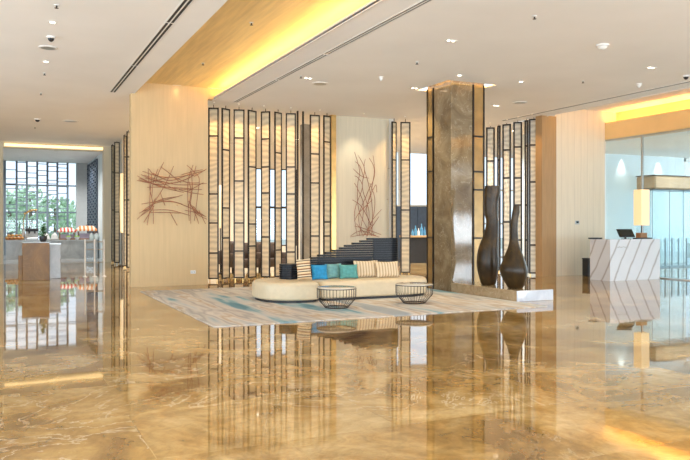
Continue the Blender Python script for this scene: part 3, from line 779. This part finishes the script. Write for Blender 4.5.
ART1 = [[(220,15),(180,100),(165,150)],[(285,40),(235,150),(160,270),(45,390)],[(115,55),(125,180),(145,290),(150,420)],[(200,45),(260,90),(330,150)],[(80,75),(200,110),(330,110),(490,70)],
[(45,105),(150,155),(300,190),(470,195)],[(45,135),(200,160),(330,140),(430,95)],[(60,120),(180,170),(350,215)],[(90,100),(240,150),(350,165),(500,155)],[(110,180),(250,180),(400,190)],
[(150,85),(260,135),(400,90)],[(320,195),(400,215),(480,228)],[(345,230),(240,260),(75,290)],[(410,35),(380,130),(375,260),(385,400)],[(370,35),(430,90),(450,130),(440,240),(420,400)],
[(400,60),(410,180),(395,300),(400,420)],[(380,270),(430,350),(500,390)],[(210,275),(300,280),(420,330),(495,375)],[(75,340),(150,290),(250,270),(340,290)],[(140,330),(260,330),(390,365)],
[(130,345),(230,345),(330,350)],[(60,350),(140,310)],[(110,430),(130,330),(165,250)],[(90,410),(160,300)],[(260,340),(310,430)],[(200,220),(230,300)],[(390,270),(440,380),(450,420)],
[(450,330),(495,420)],[(470,370),(410,300)],[(430,40),(400,110),(300,150)],[(500,60),(420,110)],[(370,210),(480,150)],[(55,130),(130,145),(260,110)],[(140,90),(130,220),(125,330)],[(385,140),(400,210),(380,310)],
[(70,95),(160,135),(250,150)],[(95,120),(190,145),(300,200)],[(330,100),(400,80),(470,65)],[(120,60),(160,100),(250,120)],[(300,120),(380,150),(450,150)],[(60,375),(120,330),(170,270)],[(160,280),(220,255),(320,240)],[(400,300),(450,350),(490,370)],[(360,330),(430,345),(480,365)],[(180,60),(150,150),(140,240)]]
twig_art('wide tangle of rust-red twigs fixed on the warm beige wall', ART1, 130, 160, 6.575, YW, M['twig'], 0.0095)
ART2 = [[(150,400),(100,300),(90,200),(100,130),(80,50)],[(130,405),(140,300),(110,200),(120,120),(95,65)],[(110,400),(95,320),(130,220),(160,150),(155,65)],[(150,400),(155,300),(140,200),(120,120),(125,80)],
[(90,400),(80,300),(110,200),(95,160),(80,150)],[(160,400),(130,300),(150,200),(160,120),(140,75)],[(100,400),(120,280),(95,210),(80,180)],[(70,250),(110,280),(150,360)],[(120,300),(165,190),(170,220)],
[(190,290),(150,340),(130,400)],[(75,120),(110,150),(140,160)],[(80,360),(120,370),(190,395)],[(65,400),(110,380),(170,400)],[(85,350),(130,400)],[(180,320),(140,380)],[(85,90),(105,110),(120,160)],
[(75,340),(100,300),(150,250)],[(110,405),(150,340),(160,250),(140,180)],[(60,405),(130,395),(180,405)]]
twig_art('tall upright spray of reddish stems fixed on the centre wall behind the sofa', ART2, 335, 140, 4.18, YC, M['twig2'], 0.0095)

# small wall fittings
X = x_at(193, YW)
t = thing('wall_socket', 'small white socket plate low on the warm beige twig wall', 'socket', (X, YW, z_at(272, X, YW)))
MB().box(-0.07, 0.07, -0.012, 0.0, -0.045, 0.045, 0.006).build('plate', M['ceramic'], t)
for s in (-1, 1): box(s * 0.03 - 0.006, s * 0.03 + 0.006, -0.014, -0.011, -0.014, 0.014).build('socket_slot', M['black'], t)
X = x_at(577, YR)
t = thing('wall_thermostat', 'small grey control plate on the cream wall beside the reception desk', 'thermostat', (X, YR, z_at(222.5, X, YR)))
MB().box(-0.09, 0.09, -0.02, 0.0, -0.06, 0.06, 0.008).build('plate', M['steel'], t)
box(-0.05, 0.05, -0.023, -0.019, -0.02, 0.04).build('display', M['screen'], t)

# ------------------------------------------------------------------ reception desk
DX0, DY0 = 15.6, 15.27
DX1 = x_at(660, DY0); DY1 = y_at(590, DX0); DH = 1.19
rd = thing('reception_desk', 'white marble reception desk with diagonal grey veins by the glass wall', 'desk', (0, 0, 0))
box(DX0 + 0.04, DX1, DY0, DY0 + 0.08, 0, DH).build('front_panel', M['desk'], rd)
box(DX0, DX0 + 0.04, DY0, DY1, 0, DH).build('side_panel', M['desk'], rd)
box(DX0 + 0.04, DX1, DY0 + 0.08, DY0 + 0.42, DH - 0.05, DH).build('counter_ledge', M['desk'], rd)
box(DX0 + 0.04, DX1, DY0 + 0.30, DY1, 0.70, 0.74).build('work_surface', M['darkwood'], rd)
box(DX0 + 0.04, DX0 + 0.5, DY0 + 0.30, DY1, 0, 0.70).build('drawer_unit', M['darkwood'], rd)
mb = MB()
lx = x_at(617.5, DY0)
pat = [(0.0, .03, 0), (.045, .02, 0), (.045, .05, 1), (.11, .045, 0), (.17, .02, 0), (.205, .05, 1), (.27, .04, 0), (.325, .02, 0), (.36, .05, 0)]
for u, w, k in pat: mb.box(lx + u, lx + u + w, DY0 - 0.006, DY0, 0.945 + 0.02 * k, 0.985 - 0.012 * (1 - k))
mb.build('front_lettering', M['steel'], rd)

def monitor(px, Y, label):
    X = x_at(px, Y)
    t = thing('computer_monitor', label, 'monitor', (X, Y, DH), R(-14))
    MB().box(-0.12, 0.12, -0.08, 0.08, 0, 0.012, 0.005).build('stand', M['black'], t)
    box(-0.025, 0.025, 0.02, 0.05, 0.01, 0.14).build('neck', M['black'], t)
    o = MB().box(-0.25, 0.25, -0.015, 0.015, -0.12, 0.17, 0.006).build('screen_shell', M['black'], t, False, (0, 0.0, 0.15)); o.rotation_euler = (R(-38), 0, 0)
    o2 = box(-0.235, 0.235, -0.018, -0.014, -0.105, 0.155).build('display', M['screen'], o)
    return t
monitor(626, DY0 + 0.24, 'tilted black monitor standing on the reception desk')
for px0, px1, Y, dh, lab in ((590.5, 600, DY1 - 0.12, 0.09, 'flat black document tray on the far corner of the reception desk'), (634, 651, DY0 + 0.07, 0.05, 'low black keyboard tray on the reception desk below the lamp')):
    Xa, Xb = x_at(px0, Y), x_at(px1, Y)
    t = thing('desk_tray', lab, 'tray', ((Xa + Xb) / 2, Y, DH if Y < DY0 + 0.4 else DH), 0)
    w = (Xb - Xa) / 2
    MB().box(-w, w, -dh, dh, 0, 0.012, 0.004).build('tray_base', M['black'], t)
    MB().box(-w, w, dh - 0.01, dh, 0.012, 0.04).box(-w, w, -dh, -dh + 0.01, 0.012, 0.04).build('tray_rim', M['black'], t)
box(DX0 + 0.04, DX0 + 0.62, DY0 + 0.42, DY1, DH - 0.05, DH).build('corner_ledge', M['desk'], rd)
LY = DY0 + 0.29; LXc = x_at(641.5, LY)
t = thing('table_lamp', 'tall square lamp with glowing parchment shade on the reception desk', 'lamp', (LXc, LY, DH), R(-3))
MB().box(-0.13, 0.13, -0.10, 0.10, 0, 0.18, 0.01).build('base', M['darkwood'], t)
MB().lathe([(0.015, 0.18), (0.015, 0.46)], 12).build('stem', M['black'], t, True)
MB().box(-0.155, 0.155, -0.155, 0.155, 0.40, 1.46, 0.006).build('lamp_shade', M['shade'], t)
X = x_at(587.5, 17.2)
t = thing('waste_bin', 'slim black bin on the floor at the cream wall beside the reception desk', 'bin', (X, 17.2, 0))
MB().box(-0.10, 0.10, -0.13, 0.13, 0, 0.52, 0.012).build('body', M['black'], t)
MB().box(-0.11, 0.11, -0.14, 0.14, 0.52, 0.56, 0.012).build('lid', M['black'], t)

# entrance doors with the oak header
hx0, hx1 = x_at(655, 19.2), 27.5
t = thing('portal_canopy', 'oak-clad box canopy over the glass entrance doors', 'canopy', (hx0, 19.2, 0))
MB().box(0, hx1 - hx0, 0, 0.9, 2.95, 3.44, 0.05).build('cladding', M['wood'], t)
box(-0.01, hx1 - hx0, -0.01, 0.9, 3.44, 3.47).build('top_edge', M['bronze'], t)
box(-0.01, hx1 - hx0, -0.01, 0.9, 2.92, 2.95).build('bottom_edge', M['bronze'], t)
dx = [hx0 + 0.05] + [x_at(p, 19.4) for p in (668.8, 682.5, 700)] + [hx1]
for i in range(4):
    d = struct('door_%d' % (i + 1), MB().box(dx[i] + 0.035, dx[i] + 0.05, 19.39, 19.41, 0, 2.92).box(dx[i] + 0.05, dx[i + 1], 19.38, 19.42, 2.86, 2.92).box(dx[i] + 0.05, dx[i + 1], 19.38, 19.42, 0, 0.06), M['darksteel'])
    box(dx[i] + 0.05, dx[i + 1], 19.395, 19.405, 0.06, 2.86).build('door_glass', M['doorglass'], d)
    for px in {0: (665.3,), 1: (672, 678.5), 2: (686.6, 693)}.get(i, ()):
        X = x_at(px, 19.3)
        MB().tube([(X, 19.38, 0.16), (X, 19.30, 0.16)], 0.014, 6).tube([(X, 19.38, 1.0), (X, 19.30, 1.0)], 0.014, 6).tube([(X, 19.30, 0.06), (X, 19.30, 1.1)], 0.03, 10).build('door_handle', M['darksteel'], d, True)
struct('wall_entrance', box(hx0 + 0.02, hx0 + 0.08, 19.45, 20.1, 0, 2.92), M['tinted'])

# ------------------------------------------------------------------ restaurant buffet
BY = 36.6
bx0, bx1 = x_at(6, BY), 4.12
t = thing('buffet_counter', 'long grey stone buffet counter across the restaurant beyond the portal', 'counter', (0, 0, 0))
box(bx0, bx1, BY + 0.05, BY + 0.9, 0, 0.84).build('body', M['greystone'], t)
box(bx0 - 0.03, bx1, BY, BY + 0.95, 0.84, 0.90).build('countertop', M['greystone'], t)
px = x_at(36, 22.6)
t = thing('host_stand', 'honey-brown marble host stand standing in front of the buffet counter', 'stand', (px, 22.6, 0))
MB().box(-0.36, 0.36, -0.02, 0.5, 0, 1.08, 0.006).build('body', M['goldstone'], t)
MB().box(-0.37, 0.37, -0.03, 0.52, 1.08, 1.11, 0.004).build('top_slab', M['greystone'], t)
MB().box(-0.46, -0.36, 0.1, 0.5, 0, 0.72, 0.004).build('side_wing', M['goldstone'], t)
t = thing('grey_pedestal', 'grey stone pedestal standing just right of the honey-brown host stand', 'pedestal', (x_at(55.0, 23.3), 23.3, 0))
MB().box(-0.15, 0.15, -0.1, 0.25, 0, 1.02, 0.006).build('body', M['greystone'], t)
MB().box(-0.17, 0.17, -0.12, 0.27, 1.02, 1.05, 0.004).build('cap', M['steel'], t)
bxa, bxb = x_at(85, 23.4), x_at(104, 23.4)
t = thing('glass_barrier', 'low glass barrier with chrome posts in front of the right end of the buffet', 'barrier', (bxa, 23.4, 0))
for k in range(3): MB().lathe([(0.07, 0), (0.07, 0.015), (0.022, 0.03), (0.022, 1.16), (0.0, 1.17)], 12, ((bxb - bxa) * k / 2, 0)).build('post', M['trim'], t, True)
for z in (0.45, 0.85, 1.08): MB().tube([(0, 0, z), (bxb - bxa, 0, z)], 0.012, 8).build('rail', M['steel'], t, True)
box(0.03, bxb - bxa - 0.03, -0.004, 0.004, 0.12, 1.05).build('glass_sheet', M['glass'], t)
# potted plant on the stand
X = x_at(43.2, 22.8)
t = thing('potted_plant', 'small dark green potted plant on the honey-brown host stand', 'plant', (X, 22.8, 1.11))
MB().lathe([(0.07, 0), (0.11, 0.10), (0.10, 0.17), (0.085, 0.17), (0.07, 0.12)], 20).build('pot', M['black'], t, True)
mb = MB(); rn = random.Random(5)
for k in range(70):
    a = rn.random() * 2 * PI; hh = 0.15 + rn.random() * 0.28; rr = (0.45 - hh) * 0.45 * (0.4 + rn.random() * 0.6)
    c = Vector((rr * math.cos(a), rr * math.sin(a), hh)); dv = Vector((math.cos(a), math.sin(a), 0.6)).normalized() * 0.09; sd = Vector((-math.sin(a), math.cos(a), 0)) * 0.025
    mb.add([c - dv * 0.5, c + sd, c + dv, c - sd, c + Vector((0, 0, 0.008))], [(0, 1, 4), (1, 2, 4), (2, 3, 4), (3, 0, 4)])
mb.tube([(0, 0, 0.1), (0.01, 0, 0.42)], 0.01, 6)
mb.build('foliage', M['leaf'], t)

TB = 0.90
def on_buffet(px, dy=0.58): return (x_at(px, BY + dy), BY + dy, TB)
def food_cart(px, w, h, mat, label):
    t = thing('food_cart', label, 'food stand', on_buffet(px), 0, 'canopied food stands on the buffet')
    box(-w / 2, w / 2, -0.25, 0.25, 0, 0.05).build('base_tray', M['darkwood'], t)
    box(-w / 2 + 0.04, w / 2 - 0.04, -0.2, 0.2, 0.05, h * 0.40).build('display_box', M['lilac'], t)
    for sx in (-1, 1):
        for sy in (-1, 1): box(sx * (w / 2 - 0.03) - 0.015, sx * (w / 2 - 0.03) + 0.015, sy * 0.22 - 0.015, sy * 0.22 + 0.015, 0.05, h * 0.62).build('post', M['darkwood'], t)
    MB().loft([[(-w / 2 - .06, -.32, h * .56), (w / 2 + .06, -.32, h * .56), (w / 2 + .06, .32, h * .56), (-w / 2 - .06, .32, h * .56)],
               [(-w / 2 - .06, -.32, h * .68), (w / 2 + .06, -.32, h * .68), (w / 2 + .06, .32, h * .68), (-w / 2 - .06, .32, h * .68)],
               [(-w / 2 + .1, -.06, h * .92), (w / 2 - .1, -.06, h * .92), (w / 2 - .1, .06, h * .92), (-w / 2 + .1, .06, h * .92)]]).build('awning', mat, t)
    MB().lathe([(0.05, h * .92), (0.03, h * .97), (0.0, h)], 12).build('finial', M['darkwood'], t, True)
    return t
food_cart(66.8, 0.70, 0.62, M['awning'], 'red and white striped food stand on the buffet counter')
food_cart(86.5, 0.80, 0.72, M['awning2'], 'orange and cream striped food stand at the right of the buffet counter')
t = thing('bread_tray', 'tray heaped with bread at the left of the buffet counter', 'tray', on_buffet(14.5, 0.3))
MB().box(-0.38, 0.38, -0.22, 0.22, 0, 0.03, 0.01).build('tray', M['darkwood'], t)
rn = random.Random(4)
for k in range(14):
    row = 0 if k < 10 else 1
    x, y = (-0.32 + 0.16 * (k % 5), -0.09 + 0.18 * (k // 5)) if row == 0 else (-0.24 + 0.16 * (k - 10), 0.0)
    tag(MB().ball((0, 0, 0), 0.075, 10, 7, (1.1, 1, 0.8)).build('bread_roll', M['bread'], None, True, (t.location.x + x, t.location.y + y, TB + 0.03 + 0.062 + row * 0.118)), 'golden bread roll heaped on the tray at the left of the buffet', 'bread', 'bread rolls on the buffet tray')
for k in range(4):
    tag(MB().ball((0, 0, 0), 0.07, 10, 7).build('tomato', M['fruit'], None, True, (x_at(9, BY + 0.75) + k * 0.15, BY + 0.74, TB + 0.07)), 'red tomato lined up behind the bread tray on the buffet', 'tomato', 'tomatoes behind the bread tray')
t = thing('coffee_machine', 'white and black coffee machine on the buffet behind the host stand', 'coffee machine', on_buffet(32, 0.5))
MB().box(-0.25, 0.25, -0.2, 0.2, 0, 0.12, 0.02).build('drip_base', M['steel'], t)
MB().box(-0.25, 0.25, 0.0, 0.2, 0.12, 0.42, 0.02).build('body', M['ceramic'], t)
MB().box(-0.28, 0.28, -0.2, 0.22, 0.40, 0.54, 0.03).build('top', M['black'], t)
for s in (-0.12, 0.12): MB().lathe([(0.03, 0.30), (0.03, 0.40)], 12, (s, -0.1)).build('spout', M['black'], t, True)
for px, lab in ((46, 'white domed serving dish beside the potted plant'), (54.6, 'white domed serving dish beside the red striped food stand')):
    t = thing('serving_dish', lab, 'serving dish', on_buffet(px, 0.24 if px < 50 else 0.34), 0, 'domed dishes on the buffet')
    MB().lathe([(0.16, 0), (0.19, 0.02), (0.19, 0.04)], 24).build('plate', M['ceramic'], t, True)
    MB().lathe([(0.17, 0.04), (0.16, 0.14), (0.12, 0.24), (0.05, 0.30), (0.02, 0.33)], 24).build('dome', M['ceramic'], t, True)
for px, lab in ((68.5, 'green salad bowl in front of the gap between the food stands'), (77, 'green salad bowl just left of the orange food stand')):
    t = thing('salad_bowl', lab, 'bowl', on_buffet(px, 0.14), 0, 'salad bowls on the buffet')
    MB().lathe([(0.06, 0), (0.13, 0.10), (0.15, 0.13), (0.13, 0.12)], 20).build('bowl', M['ceramic'], t, True)
    MB().ball((0, 0, 0.13), 0.12, 12, 7, (1, 1, 0.6)).build('salad', M['salad'], t, True)
for px, lab in ((91.5, 'pale glass jar in front of the orange striped food stand'), (96.5, 'pale glass jar at the portal end of the buffet counter')):
    t = thing('glass_jar', lab, 'jar', on_buffet(px, 0.13), 0, 'glass jars on the buffet')
    MB().lathe([(0.10, 0), (0.11, 0.02), (0.11, 0.22), (0.08, 0.26)], 20).build('jar', M['clearjar'], t, True)
    MB().lathe([(0.09, 0.26), (0.09, 0.29), (0.02, 0.31), (0.02, 0.33)], 20).build('lid', M['steel'], t, True)
t = thing('branch_arrangement', 'vase with a tall arching bronze branch on the buffet counter', 'arrangement', on_buffet(23.5, 0.78))
MB().lathe([(0.08, 0), (0.12, 0.15), (0.05, 0.4), (0.07, 0.5)], 18).build('vase', M['ceramic'], t, True)
mb = MB().tube(catmull([(0, 0, 0.4), (0.0, 0, 0.9), (0.1, 0, 1.25), (0.35, 0, 1.42), (0.55, 0, 1.35)], 6), 0.02, 6)
for k in range(16):
    u = 0.05 + 0.033 * k; z = 1.2 + 0.22 * math.sin(u * 3)
    mb.ball((u, 0.03 * (k % 3 - 1), z), 0.05, 8, 5, (1.4, 0.6, 0.7))
mb.build('branch', M['brass'], t, True)
# black fretwork screen on the restaurant side wall
fy0, fy1 = y_at(97, 4.18), 41.7
mb = MB()
nx, nz = 6, 30
for i in range(nx + 1):
    y = fy0 + (fy1 - fy0) * i / nx; mb.box(-0.03, 0.03, y - 0.03, y + 0.03, 0.9, 4.85)
for j in range(nz + 1):
    z = 0.9 + 3.95 * j / nz
    mb.box(-0.03, 0.03, fy0, fy1, z - 0.025, z + 0.025)
    if j < nz:
        for i in range(nx):
            if (i + j) % 2 == 0:
                y = fy0 + (fy1 - fy0) * (i + 0.5) / nx; mb.box(-0.02, 0.02, y - 0.12, min(y + 0.30, fy1), z + 0.0, z + 0.10)
tag(mb.build('fretwork_screen', M['navy'], None, False, (4.185, 0, 0)), 'tall black fretwork screen on the restaurant side wall', 'screen')

# trees outside the restaurant window
def garden_tree(X, Y, r, hgt, label, seed):
    t = thing('tree', label, 'tree', (X, Y, -0.12), 0, 'trees outside the restaurant')
    MB().tube([(0, 0, 0), (0.05, 0, hgt * 0.5), (0, 0, hgt * 0.8)], [0.16, 0.12, 0.06], 8).build('trunk', M['bark'], t, True)
    rn = random.Random(seed); mb = MB()
    for k in range(260):
        d = Vector((rn.gauss(0, 1), rn.gauss(0, 1), rn.gauss(0, 1))).normalized() * r * (0.55 + 0.5 * rn.random())
        c = Vector((d.x, d.y, hgt * 0.58 + d.z * 1.25)); s = 0.14 + rn.random() * 0.14
        a = Vector((rn.gauss(0, 1), rn.gauss(0, 1), rn.gauss(0, 1))).normalized(); b = a.orthogonal().normalized(); e = a.cross(b)
        mb.add([c + b * s, c + e * s * 0.6, c - b * s, c - e * s * 0.6, c + a * s * 0.35, c - a * s * 0.2], [(0, 1, 4), (1, 2, 4), (2, 3, 4), (3, 0, 4), (1, 0, 5), (2, 1, 5), (3, 2, 5), (0, 3, 5)])
    mb.build('crown', M['tree'], t)
garden_tree(x_at(9, 48), 48, 1.15, 4.0, 'pale green tree beyond the left end of the restaurant lattice window', 1)
garden_tree(x_at(30, 54), 54, 1.5, 4.6, 'tall pale green tree beyond the middle of the restaurant lattice window', 2)
garden_tree(x_at(55, 48), 48, 1.2, 3.4, 'small pale green tree beyond the right of the lattice window', 3)
garden_tree(x_at(75, 52), 52, 1.1, 3.2, 'pale green tree beyond the clear pane beside the grey wall', 4)

# ------------------------------------------------------------------ ceiling fittings
def linear_vent(label, x, segs, z=CZ, w=0.075, double=True, mat='slot'):
    t = thing('linear_air_vent', label, 'air vent', (x, segs[0][0], z), 0, 'black slot air vents in the ceiling')
    y00 = segs[0][0]
    for y0, y1 in segs:
        if double:
            box(-w, -0.012, y0 - y00, y1 - y00, -0.006, 0.004).build('slot', M[mat], t); box(0.012, w, y0 - y00, y1 - y00, -0.006, 0.004).build('slot', M[mat], t)
            box(-0.012, 0.012, y0 - y00, y1 - y00, -0.010, 0.004).build('divider', M['trim'], t)
        else:
            box(-w, w, y0 - y00, y1 - y00, -0.006, 0.004).build('slot', M[mat], t)
        MB().box(-w - 0.02, -w, y0 - y00, y1 - y00, -0.010, 0.004).box(w, w + 0.02, y0 - y00, y1 - y00, -0.010, 0.004).build('vent_frame', M['trim'], t)
    return t
_, ya = ceil_at(113, 92, CZ); _, yb = ceil_at(160, 34, CZ)
X1 = 0.5 * (ceil_at(113, 92, CZ)[0] + ceil_at(187, 0.5, CZ)[0])
linear_vent('double black slot vent in the white ceiling before the long cove', X1, [(3.0, ya - 7.0), (ya - 6.94, ya - 3.4), (ya - 3.34, ya)], w=0.06)
xa, ya = ceil_at(237, 102, CZ); xb, yb = ceil_at(424, 0, CZ)
linear_vent('grey slot vent in the ceiling just beyond the glowing long cove', (xa + xb) / 2, [(3.0, ya - 6.2), (ya - 6.1, ya - 3.4), (ya - 3.3, ya)], w=0.05, mat='greyslot')
xa, ya = ceil_at(525, 116.5, CZ); xb, yb = ceil_at(690, 80.5, CZ)
linear_vent('long thin slot vent in the ceiling beside the reception cove', (xa + xb) / 2 - 0.0, [(4.0, 19.0)], w=0.045, double=False, mat='greyslot')

DLG = 'recessed ceiling downlights'
def downlight(px, py, label, twin=True, z=CZ, power=120, size=80, rot=(0, 0, 0), col=(1.0, 0.84, 0.60)):
    X, Y = ceil_at(px, py, z)
    t = thing('downlight', label, 'downlight', (X, Y, z), 0, DLG)
    if twin:
        MB().box(-0.11, 0.11, -0.06, 0.06, -0.008, 0.0, 0.003).build('trim_plate', M['trim'], t)
        for s in (-1, 1): MB().lathe([(0.030, -0.011), (0.030, -0.007)], 20, (s * 0.05, 0)).build('lens', M['lens'], t)
    else:
        MB().lathe([(0.075, -0.008), (0.075, 0.0)], 24).build('trim_ring', M['trim'], t)
        MB().lathe([(0.042, -0.011), (0.042, -0.007)], 20).build('lens', M['lens'], t)
    spot(t, power, size, 0.8, col, rot=rot)
    return t
downlight(451, 40.5, 'bright twin downlight above the rug side of the stone column', power=260)
downlight(414.5, 88, 'bright twin downlight just left of the column top', power=260)
downlight(459.5, 75.2, 'round downlight in front of the column top', False, power=120)
downlight(496, 105.5, 'twin downlight right of the column top above the vases', power=260)
downlight(521, 81.5, 'round downlight alone right of the column in the white ceiling', False, power=160)
downlight(651, 67.5, 'bright twin downlight in the ceiling near the reception cove', power=260)
downlight(308, 78, 'bright twin downlight in the ceiling above the centre of the screen', power=300)
downlight(52.5, 22, 'round white downlight nearest the top of the left ceiling', False, power=140)
downlight(46, 61.5, 'round white downlight farther back in the left ceiling', False, power=140)
downlight(176.5, 85.5, 'twin downlight in the golden cove washing the twig wall', z=RZ, power=200, size=95, rot=(R(20), 0, 0), col=(1.0, 0.74, 0.32))
# wall washers and screen grazers set close to what they light
def washer(X, Y, z, label, power, size=70, tilt=18, col=(1.0, 0.84, 0.60)):
    t = thing('downlight', label, 'downlight', (X, Y, z), 0, DLG)
    MB().lathe([(0.035, -0.010), (0.035, 0.0)], 20).build('trim_ring', M['trim'], t)
    MB().lathe([(0.018, -0.014), (0.018, -0.009)], 16).build('lens', M['softlens'], t)
    spot(t, power, size, 0.85, col, rot=(R(tilt), 0, 0))
washer(x_at(364, YC - 0.75), YC - 0.75, CZ, 'small downlight washing the centre wall above the stem sculpture', 80)
for k, px in enumerate((214, 239, 264, 291, 320)):
    washer(x_at(px, YS - 0.5), YS - 0.5, CZ, '%s small downlight from the twig wall along the top of the screen' % ords[k], 110, 82, 18, (1.0, 0.58, 0.20))
washer(x_at(405, YS - 0.5), YS - 0.5, CZ, 'small downlight above the panel at the bar opening', 110, 82, 18, (1.0, 0.58, 0.20))
for k, px in enumerate((490, 507, 518, 532)):
    X = 14.6; washer(X, y_at(px, X), CZ, '%s small downlight from the column along the top of the vase-side screen' % ords[k], 110, 82, 18, (1.0, 0.58, 0.20))
for px, lab in ((625, 'small downlight making the light cone nearest the cream wall in the entrance hall'), (662, 'small downlight making the light cone above the oak canopy')):
    washer(x_at(px, 21.3), 21.36, 4.45, lab, 95, 62, 3, (1.0, 0.93, 0.82))

def sprinkler(px, py, label, z=CZ, zs=0.0):
    X, Y = ceil_at(px, py, z)
    t = thing('sprinkler_head', label, 'sprinkler', (X, Y, z), 0, 'sprinkler heads in the ceiling')
    MB().lathe([(0.04, 0), (0.037, -0.01), (0.014, -0.014)], 16).build('escutcheon', M['trim'], t, True)
    MB().lathe([(0.015, -0.01), (0.012, -0.04), (0.032, -0.046), (0.032, -0.05)], 14).build('head', M['bronze'], t, True)
for px, py, lab in ((56.5, 5, 'sprinkler head closest to the top edge of the left ceiling'), (44.5, 73, 'sprinkler head behind the round lights in the left ceiling'), (41, 93, 'sprinkler head well back in the left ceiling'),
                    (534.5, 16, 'sprinkler head highest in the picture in the right ceiling'), (417, 62, 'sprinkler head between the twin downlights left of the column'), (583, 81, 'sprinkler head in line with the lone round downlight'), (35, 127, 'sprinkler head near the restaurant portal'),
                    (301, 76, 'sprinkler head beside the twin downlight above the screen')):
    sprinkler(px, py, lab)
for px, py, lab in ((251.5, 22.5, 'dark sprinkler head in the golden cove, nearer one'), (203, 63, 'dark sprinkler head in the golden cove, farther one')):
    sprinkler(px, py, lab, RZ)
def speaker(px, py, label, r=0.16, z=CZ):
    X, Y = ceil_at(px, py, z)
    t = thing('ceiling_speaker', label, 'ceiling speaker', (X, Y, z), 0, 'round speakers in the ceiling')
    MB().lathe([(r, 0), (r, -0.012), (r * 0.9, -0.018)], 28).build('rim', M['trim'], t, True)
    MB().lathe([(r * 0.88, -0.016), (r * 0.5, -0.022)], 28).build('grille', M['steel'], t, True)
speaker(48, 47.5, 'flat round speaker between the two round lights of the left ceiling', 0.17)
speaker(71, 121, 'flat round speaker near the restaurant portal', 0.25)
speaker(520, 102.5, 'flat round speaker in the ceiling above the screen behind the vases', 0.2)
speaker(320, 83.5, 'flat round speaker beside the twin downlight above the screen', 0.2)
def dome(px, py, label, mat, r=0.075, name='dome_camera', cat='camera'):
    X, Y = ceil_at(px, py, CZ)
    t = thing(name, label, cat, (X, Y, CZ), 0)
    MB().lathe([(r, 0), (r, -0.03), (r * 0.8, -0.036)], 24).build('mount', M['trim'], t, True)
    MB().lathe([(r * 0.75, -0.034), (r * 0.65, -0.065), (r * 0.35, -0.088), (0.01, -0.095)], 24).build('dome', mat, t, True)
dome(51, 36.5, 'dark dome camera on the left ceiling between two lights', M['black'])
dome(686, 75.5, 'dark dome camera on the ceiling near the reception cove', M['black'])
dome(37.5, 119, 'dark dome camera on the ceiling before the restaurant portal', M['black'], 0.10)
dome(602.5, 44.8, 'pale round detector on the right ceiling', M['trim'], 0.12, 'smoke_detector', 'detector')
dome(639, 83.8, 'small pale motion sensor on the ceiling near the reception cove', M['trim'], 0.07, 'motion_sensor', 'sensor')
dome(381, 76.8, 'small pale motion sensor on the ceiling left of the column', M['trim'], 0.05, 'motion_sensor', 'sensor')

for x, y, lab in ((19.9, 18.4, 'added fill lamp in the entrance hall ceiling behind the reception desk'), (22.6, 18.2, 'added fill lamp in the entrance hall ceiling before the oak canopy'), (20.5, 14.5, 'added fill lamp in the entrance hall ceiling beside the glass wall')):
    t = thing('downlight', lab, 'downlight', (x, y, 4.45), 0, DLG)
    MB().lathe([(0.08, -0.012), (0.08, 0.0)], 24).build('trim_ring', M['trim'], t)
    spot(t, 190, 150, 0.9, (0.86, 0.95, 1.0))  # unseen lamps, added to brighten the entrance hall
# unseen lobby grid downlights; back room ones are added fill, brightening behind the screens
for k, (x, y) in enumerate(((0, 3), (4, 1.5), (8, 4), (12, 4), (12, 9), (8, 6), (0, 9), (-4, 9), (-4, 16), (-2, 24), (8, 24), (13, 24), (18, 24), (6.5, 22.5), (10.5, 22.5), (10.5, 26.5), (6.5, 26.5), (15.5, 22), (16.6, 20.8), (16.5, 26))):
    back = y > 20 and x > 4
    t = thing('downlight', 'added fill lamp in the back room ceiling beyond the tall screens' if back else 'round downlight of the lobby ceiling grid beyond the picture edge', 'downlight', (x, y, CZ), 0, 'added back room fill lamps' if back else 'downlights outside the picture')
    MB().lathe([(0.10, -0.012), (0.10, 0.0)], 24).build('trim_ring', M['trim'], t)
    MB().lathe([(0.065, -0.016), (0.065, -0.010)], 20).build('lens', M['lens'], t)
    spot(t, 160 if y < 20 else 850, 130, 0.9, (1.0, 0.90, 0.74) if y < 20 else (1.0, 0.95, 0.88))
for x, y, lab in ((2.2, 35.4, 'added fill lamp in the restaurant ceiling above the buffet'), (0.8, 39.5, 'added fill lamp in the restaurant ceiling near the lattice window'), (3.2, 39.5, 'added fill lamp in the restaurant ceiling near the grey wall')):
    t = thing('downlight', lab, 'downlight', (x, y, CZ), 0, DLG)
    MB().lathe([(0.10, -0.012), (0.10, 0.0)], 24).build('trim_ring', M['trim'], t)
    spot(t, 600, 150, 0.9, (1.0, 0.97, 0.92))  # unseen lamps, added because the restaurant came out too dark
